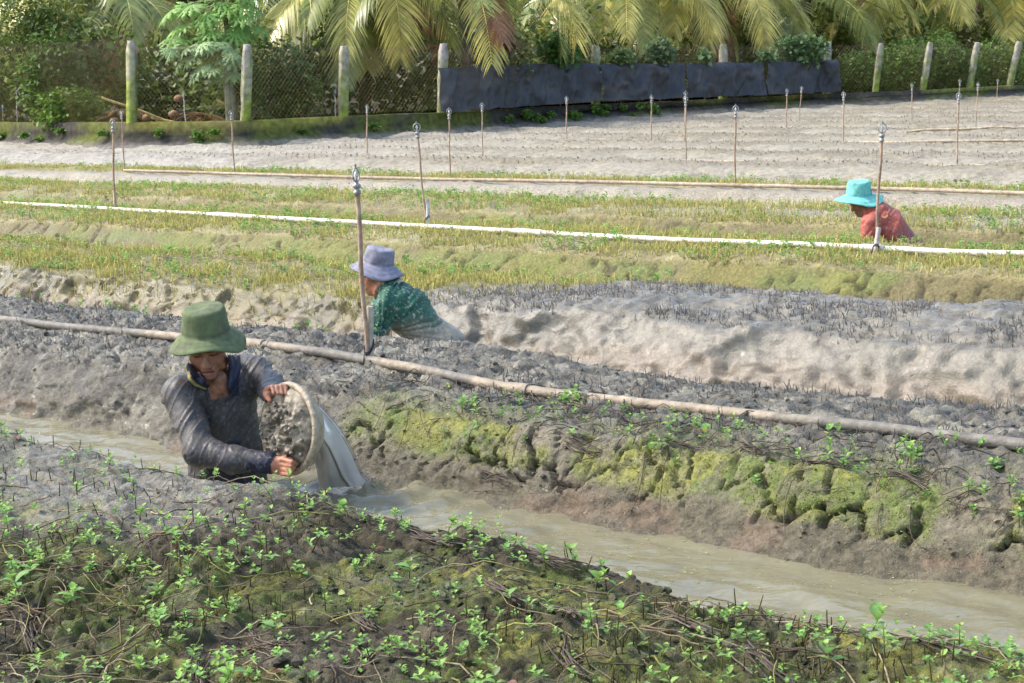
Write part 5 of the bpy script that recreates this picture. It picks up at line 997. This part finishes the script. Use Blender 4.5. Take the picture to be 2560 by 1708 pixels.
curt = mesh_np('poured_water', np.concatenate([front.reshape(-1, 3), back.reshape(-1, 3)]), np.concatenate([f1, f1[:, ::-1]+NQ]), np.concatenate([col.reshape(-1, 3)]*2))
M['pour'] = material('silty_water', rough=.12, spec=.6, var=.12, vscale=9, bump=.004, bscale=14, trans=.15)
pb = M['pour'].node_tree.nodes['Principled BSDF']; pb.inputs['Transmission Weight'].default_value = .25; pb.inputs['IOR'].default_value = 1.33
wo = ob('poured_water', curt, M['pour'], label='curtain of silty water pouring from the pan into the ditch', cat='water', kind='stuff')
mb = MB()
for q in range(110):
    if q < 60: c = SPL+np.array([rng.normal(0, .10), rng.normal(0, .10), abs(rng.normal(0, .02))])
    else: k_ = rng.integers(0, 7); c = z1(outer[k_][0]+rng.normal(6, 14), outer[k_][1]+rng.normal(0, 22), 7.12+.1*rng.random())
    mb.add(IV*rng.uniform(.0015, .006)+c, IF, (.34, .32, .28))
ob('splash_drops', mb.mesh('splash_drops'), M['pour'], label='muddy droplets around the poured water', cat='splash', kind='stuff')

# -- the worker in the green shirt and grey hat, bent forward, facing the riser
z2 = lambda x, y, Y: aty((820+x/4.6125)/K, (560+y/4.6125)/K, Y)
B = Body(); Yb = 10.1; HC2 = z2(570, 555, Yb); HR2 = frame((-.95, -.12, -.22), (-.12, -.05, 1)); add_head(B, HC2, HR2)
nb2 = z2(720, 770, Yb); B.rc(HC2+HR2@np.array([0, -.03, -.05]), nb2, .057, .062, 'skin', .02)
for dy in (-.10, .10):
    B.rc(z2(740, 900, Yb+dy), z2(900, 1030, Yb+dy), .095, .115, k=.06); B.rc(z2(900, 1030, Yb+dy*.8), z2(1360, 1450, Yb+dy*.8), .12, .125, k=.06); B.rc(z2(1360, 1450, Yb+dy), z2(1375, 1680, Yb+dy), .125, .115, k=.05); B.rc(z2(1375, 1680, Yb+dy), z2(1360, 2100, Yb+dy), .10, .08, 'trouser', .05)
B.rc(nb2, z2(720, 880, Yb-.15), .07, .075, k=.05); B.rc(nb2, z2(720, 880, Yb+.15), .07, .075, k=.05); B.rc(z2(800, 850, Yb), z2(1000, 960, Yb), .10, .11, k=.06)
s2 = z2(650, 950, Yb-.2); e2 = z2(570, 1330, Yb-.24); B.rc(s2, e2, .082, .058, k=.035); B.rc(e2, z2(420, 1560, Yb-.22), .05, .036, 'skin', .02)
s3 = z2(640, 950, Yb+.2); B.rc(s3, z2(520, 1300, Yb+.24), .08, .055, k=.03); B.rc(z2(520, 1300, Yb+.24), z2(400, 1540, Yb+.2), .048, .034, 'skin', .02)
for hx, hY in ((420, -.22), (400, .2)):
    w_ = z2(hx, 1560, Yb+hY); B.el(w_+np.array([-.03, 0, -.05]), (.035, .025, .045), tag='skin', k=.012)
    for q in range(4): B.rc(w_+np.array([-.045, -.03+.02*q, -.08]), w_+np.array([-.075, -.03+.02*q, -.13+.006*q]), .010, .008, 'skin', .004)
    B.rc(w_+np.array([-.02, -.035, -.05]), w_+np.array([-.06, -.055, -.085]), .011, .009, 'skin', .004)
BASE2 = z2(1300, 2100, Yb)
def paint2(v, n, tg):
    x, y, z = v.T; sh = tg != 1; ax = z2(1280, 1440, Yb)-z2(740, 900, Yb); ax /= np.linalg.norm(ax); s = (v-z2(740, 900, Yb))@ax; nearm = y < Yb-.02
    a = np.arctan2(z-z2(650, 1200, Yb)[2], x-z2(650, 1200, Yb)[0]); rad = np.hypot(z-z2(650, 1200, Yb)[2], x-z2(650, 1200, Yb)[0]); wr = (1-np.abs(2*fbm(a*5.5+.6*fbm(x*8, z*8, 2, 650), rad*2.2, 2, 651)-1))**4*.020
    wr += (fbm(x*12, z*12+y*8, 3, 652)-.5)*.012; v = v+n*(wr*sh)[:, None]
    col = np.tile((.022, .095, .058), (len(v), 1)); low = z2(900, 1000, Yb)[2]; lowm = sstep(.02, .16, (low-z)+.5*(x-z2(900, 1000, Yb)[0])*.15+.10*(fbm(x*7, z*7, 3, 653)-.5)+.02)*(s > .08)
    col = mix(col, np.array([.30, .265, .20]), lowm*(1-sstep(.42, .56, s))*.92); col = mix(col, np.array([.11, .14, .13]), lowm*sstep(.40, .55, s)*.7); sp = sstep(.70, .76, fbm(x*110, z*110+y*60, 2, 654)); col = mix(col, np.array([.42, .40, .33]), sp*.65*sh)
    sk = ~sh; col[sk] = np.array([.40, .17, .095])*(.85+.3*fbm(x[sk]*30, z[sk]*30, 3, 655))[:, None]; paint_head(v, col, HC2, HR2, 1., sk); col[tg == 2] = (.06, .055, .05)
    return v, col, np.where(sh, .6-.25*lowm, .45)
p2 = person('person', B, .0078, BASE2, paint2, 'person in wet green polo shirt and grey bucket hat bending beside the tall riser')
hat(p2, z2(580, 450, Yb), frame((-.97, -.1, .2), (.26, -.10, 1)), .094, .100, .162, .050, (.235, .235, .29), (.006, .007, .004), None, 9)
collar(p2, z2(700, 745, Yb), frame((-.9, 0, -.5), (-.5, 0, .85)), .066, .088, .045, np.array([.022, .095, .058]), np.array([.55, .5, .45]), 5.0, open_a=math.pi/2)

# -- the worker in the red shirt and teal sun hat, far right
z3 = lambda x, y, Y: aty((2040+x/6.534)/K, (420+y/6.534)/K, Y)
B = Body(); Yc = 13.75; HC3 = z3(735, 500, Yc); HR3 = frame((-.82, -.35, -.5), (-.35, -.2, 1)); add_head(B, HC3, HR3)
nb3 = z3(930, 720, Yc); B.rc(HC3+HR3@np.array([0, -.04, -.05]), nb3, .056, .06, 'skin', .02)
for dy in (-.09, .09):
    B.rc(z3(1030, 800, Yc+dy), z3(1200, 1000, Yc+dy), .10, .12, k=.06); B.rc(z3(1200, 1000, Yc+dy), z3(1560, 1400, Yc+dy), .12, .13, k=.06); B.rc(z3(1530, 1400, Yc+dy), z3(1550, 1650, Yc+dy), .125, .115, k=.05); B.rc(z3(1550, 1650, Yc+dy), z3(1540, 2150, Yc+dy), .12, .08, 'trouser', .05)
B.rc(nb3, z3(920, 880, Yc-.17), .06, .075, k=.05); B.rc(nb3, z3(980, 840, Yc+.17), .06, .07, k=.05); B.rc(nb3+np.array([.05, 0, 0]), z3(1200, 800, Yc), .08, .09, k=.06)
s4 = z3(890, 900, Yc-.19); B.rc(s4, z3(860, 1330, Yc-.22), .078, .06, k=.03); B.rc(z3(860, 1330, Yc-.22), z3(700, 1600, Yc-.2), .045, .035, 'skin', .02); s5 = z3(900, 900, Yc+.19); B.rc(s5, z3(830, 1300, Yc+.22), .075, .055, k=.03); B.rc(z3(830, 1300, Yc+.22), z3(690, 1590, Yc+.18), .045, .034, 'skin', .02)
for hx, hY in ((700, -.2), (690, .18)):
    w_ = z3(hx, 1595, Yc+hY); B.el(w_+np.array([-.03, 0, -.05]), (.035, .025, .045), tag='skin', k=.012)
    for q in range(4): B.rc(w_+np.array([-.045, -.03+.02*q, -.08]), w_+np.array([-.075, -.03+.02*q, -.13]), .010, .008, 'skin', .004)
    B.rc(w_+np.array([-.02, -.035, -.05]), w_+np.array([-.06, -.055, -.085]), .011, .009, 'skin', .004)
BASE3 = z3(1470, 2150, Yc)
def paint3(v, n, tg):
    x, y, z = v.T; sh = tg != 1; wr = (fbm(x*10, z*10+y*7, 3, 670)-.5)*.018+(1-np.abs(2*fbm(x*10-z*8, z*3+x*4, 2, 671)-1))**4*.012; v = v+n*(wr*sh)[:, None]; c0 = z3(1150, 900, Yc); dm = sstep(-.02, .28, .8*(x-c0[0])-(z-c0[2])*.9+.1*(fbm(x*7, z*7, 3, 672)-.5))
    col = mix(np.tile((.34, .085, .06), (len(v), 1)), np.array([.22, .10, .095]), dm); sp = sstep(.70, .77, fbm(x*100, z*100+y*60, 2, 673)); col = mix(col, np.array([.42, .33, .29]), sp*.6*sh)
    sk = ~sh; col[sk] = np.array([.20, .10, .065]); paint_head(v, col, HC3, HR3, 1., sk); col[tg == 2] = (.06, .055, .05); return v, col, .6+0*x
p3 = person('person', B, .0095, BASE3, paint3, 'person in mud-stained red shirt and wide teal sun hat beyond the white pipe')
hat(p3, z3(700, 440, Yc), frame((-.8, -.5, -.1), (-.02, -.16, 1)), .098, .125, .192, .035, (.17, .50, .45), (.012, .008, .005), None, 14, name='sun_hat')
# print on the back of the red shirt: a pale orange crescent and two short lines of faded lettering
def project(p, d):
    # nearest front vertex of the shirt seen from the camera side
    return p
me3 = p3.data; vv3 = np.empty(len(me3.vertices)*3, np.float32); me3.vertices.foreach_get('co', vv3); vv3 = vv3.reshape(-1, 3).astype(float)+np.array(BASE3)
def on_shirt(x, y):
    d = ray(2040+x/6.534, 420+y/6.534); d = d/np.linalg.norm(d); q = vv3-CP; al = q@d; off = np.linalg.norm(q-al[:, None]*d, axis=1); near = off < .02; k = np.argmin(np.where(near, al, 99)); return CP+d*(al[k]-.006)
mb = MB(); pts = []
for q in range(13):
    a = math.radians(150+q*20); w_ = 1-abs(q-6)/6.5; pts += [on_shirt(1118+50*math.cos(a)*1., 778-44*math.sin(a)), on_shirt(1118+(50-34*w_)*math.cos(a), 778-(44-32*w_)*math.sin(a)-6*w_)]
mb.add(np.array(pts), np.array([[2*q, 2*q+1, 2*q+3, 2*q+2] for q in range(12)]), (.85, .45, .18))
for ln, (x0, y0, x1, y1, c) in enumerate(((1150, 735, 1235, 630, (.50, .22, .16)), (1205, 772, 1290, 655, (.75, .33, .17)))):
    for q in range(6):
        t = q/6; xa, ya = x0+(x1-x0)*t, y0+(y1-y0)*t; dx, dy = (x1-x0)/6*.7, (y1-y0)/6*.7; mb.add(np.array([on_shirt(xa, ya), on_shirt(xa+dx, ya+dy), on_shirt(xa+dx+14, ya+dy+9), on_shirt(xa+14, ya+9)]), np.array([[0, 1, 2, 3]]), c)
me = mb.mesh('shirt_print'); me.transform(Matrix.Translation(-Vector(BASE3))); ob('shirt_print', me, M['hat'], p3)
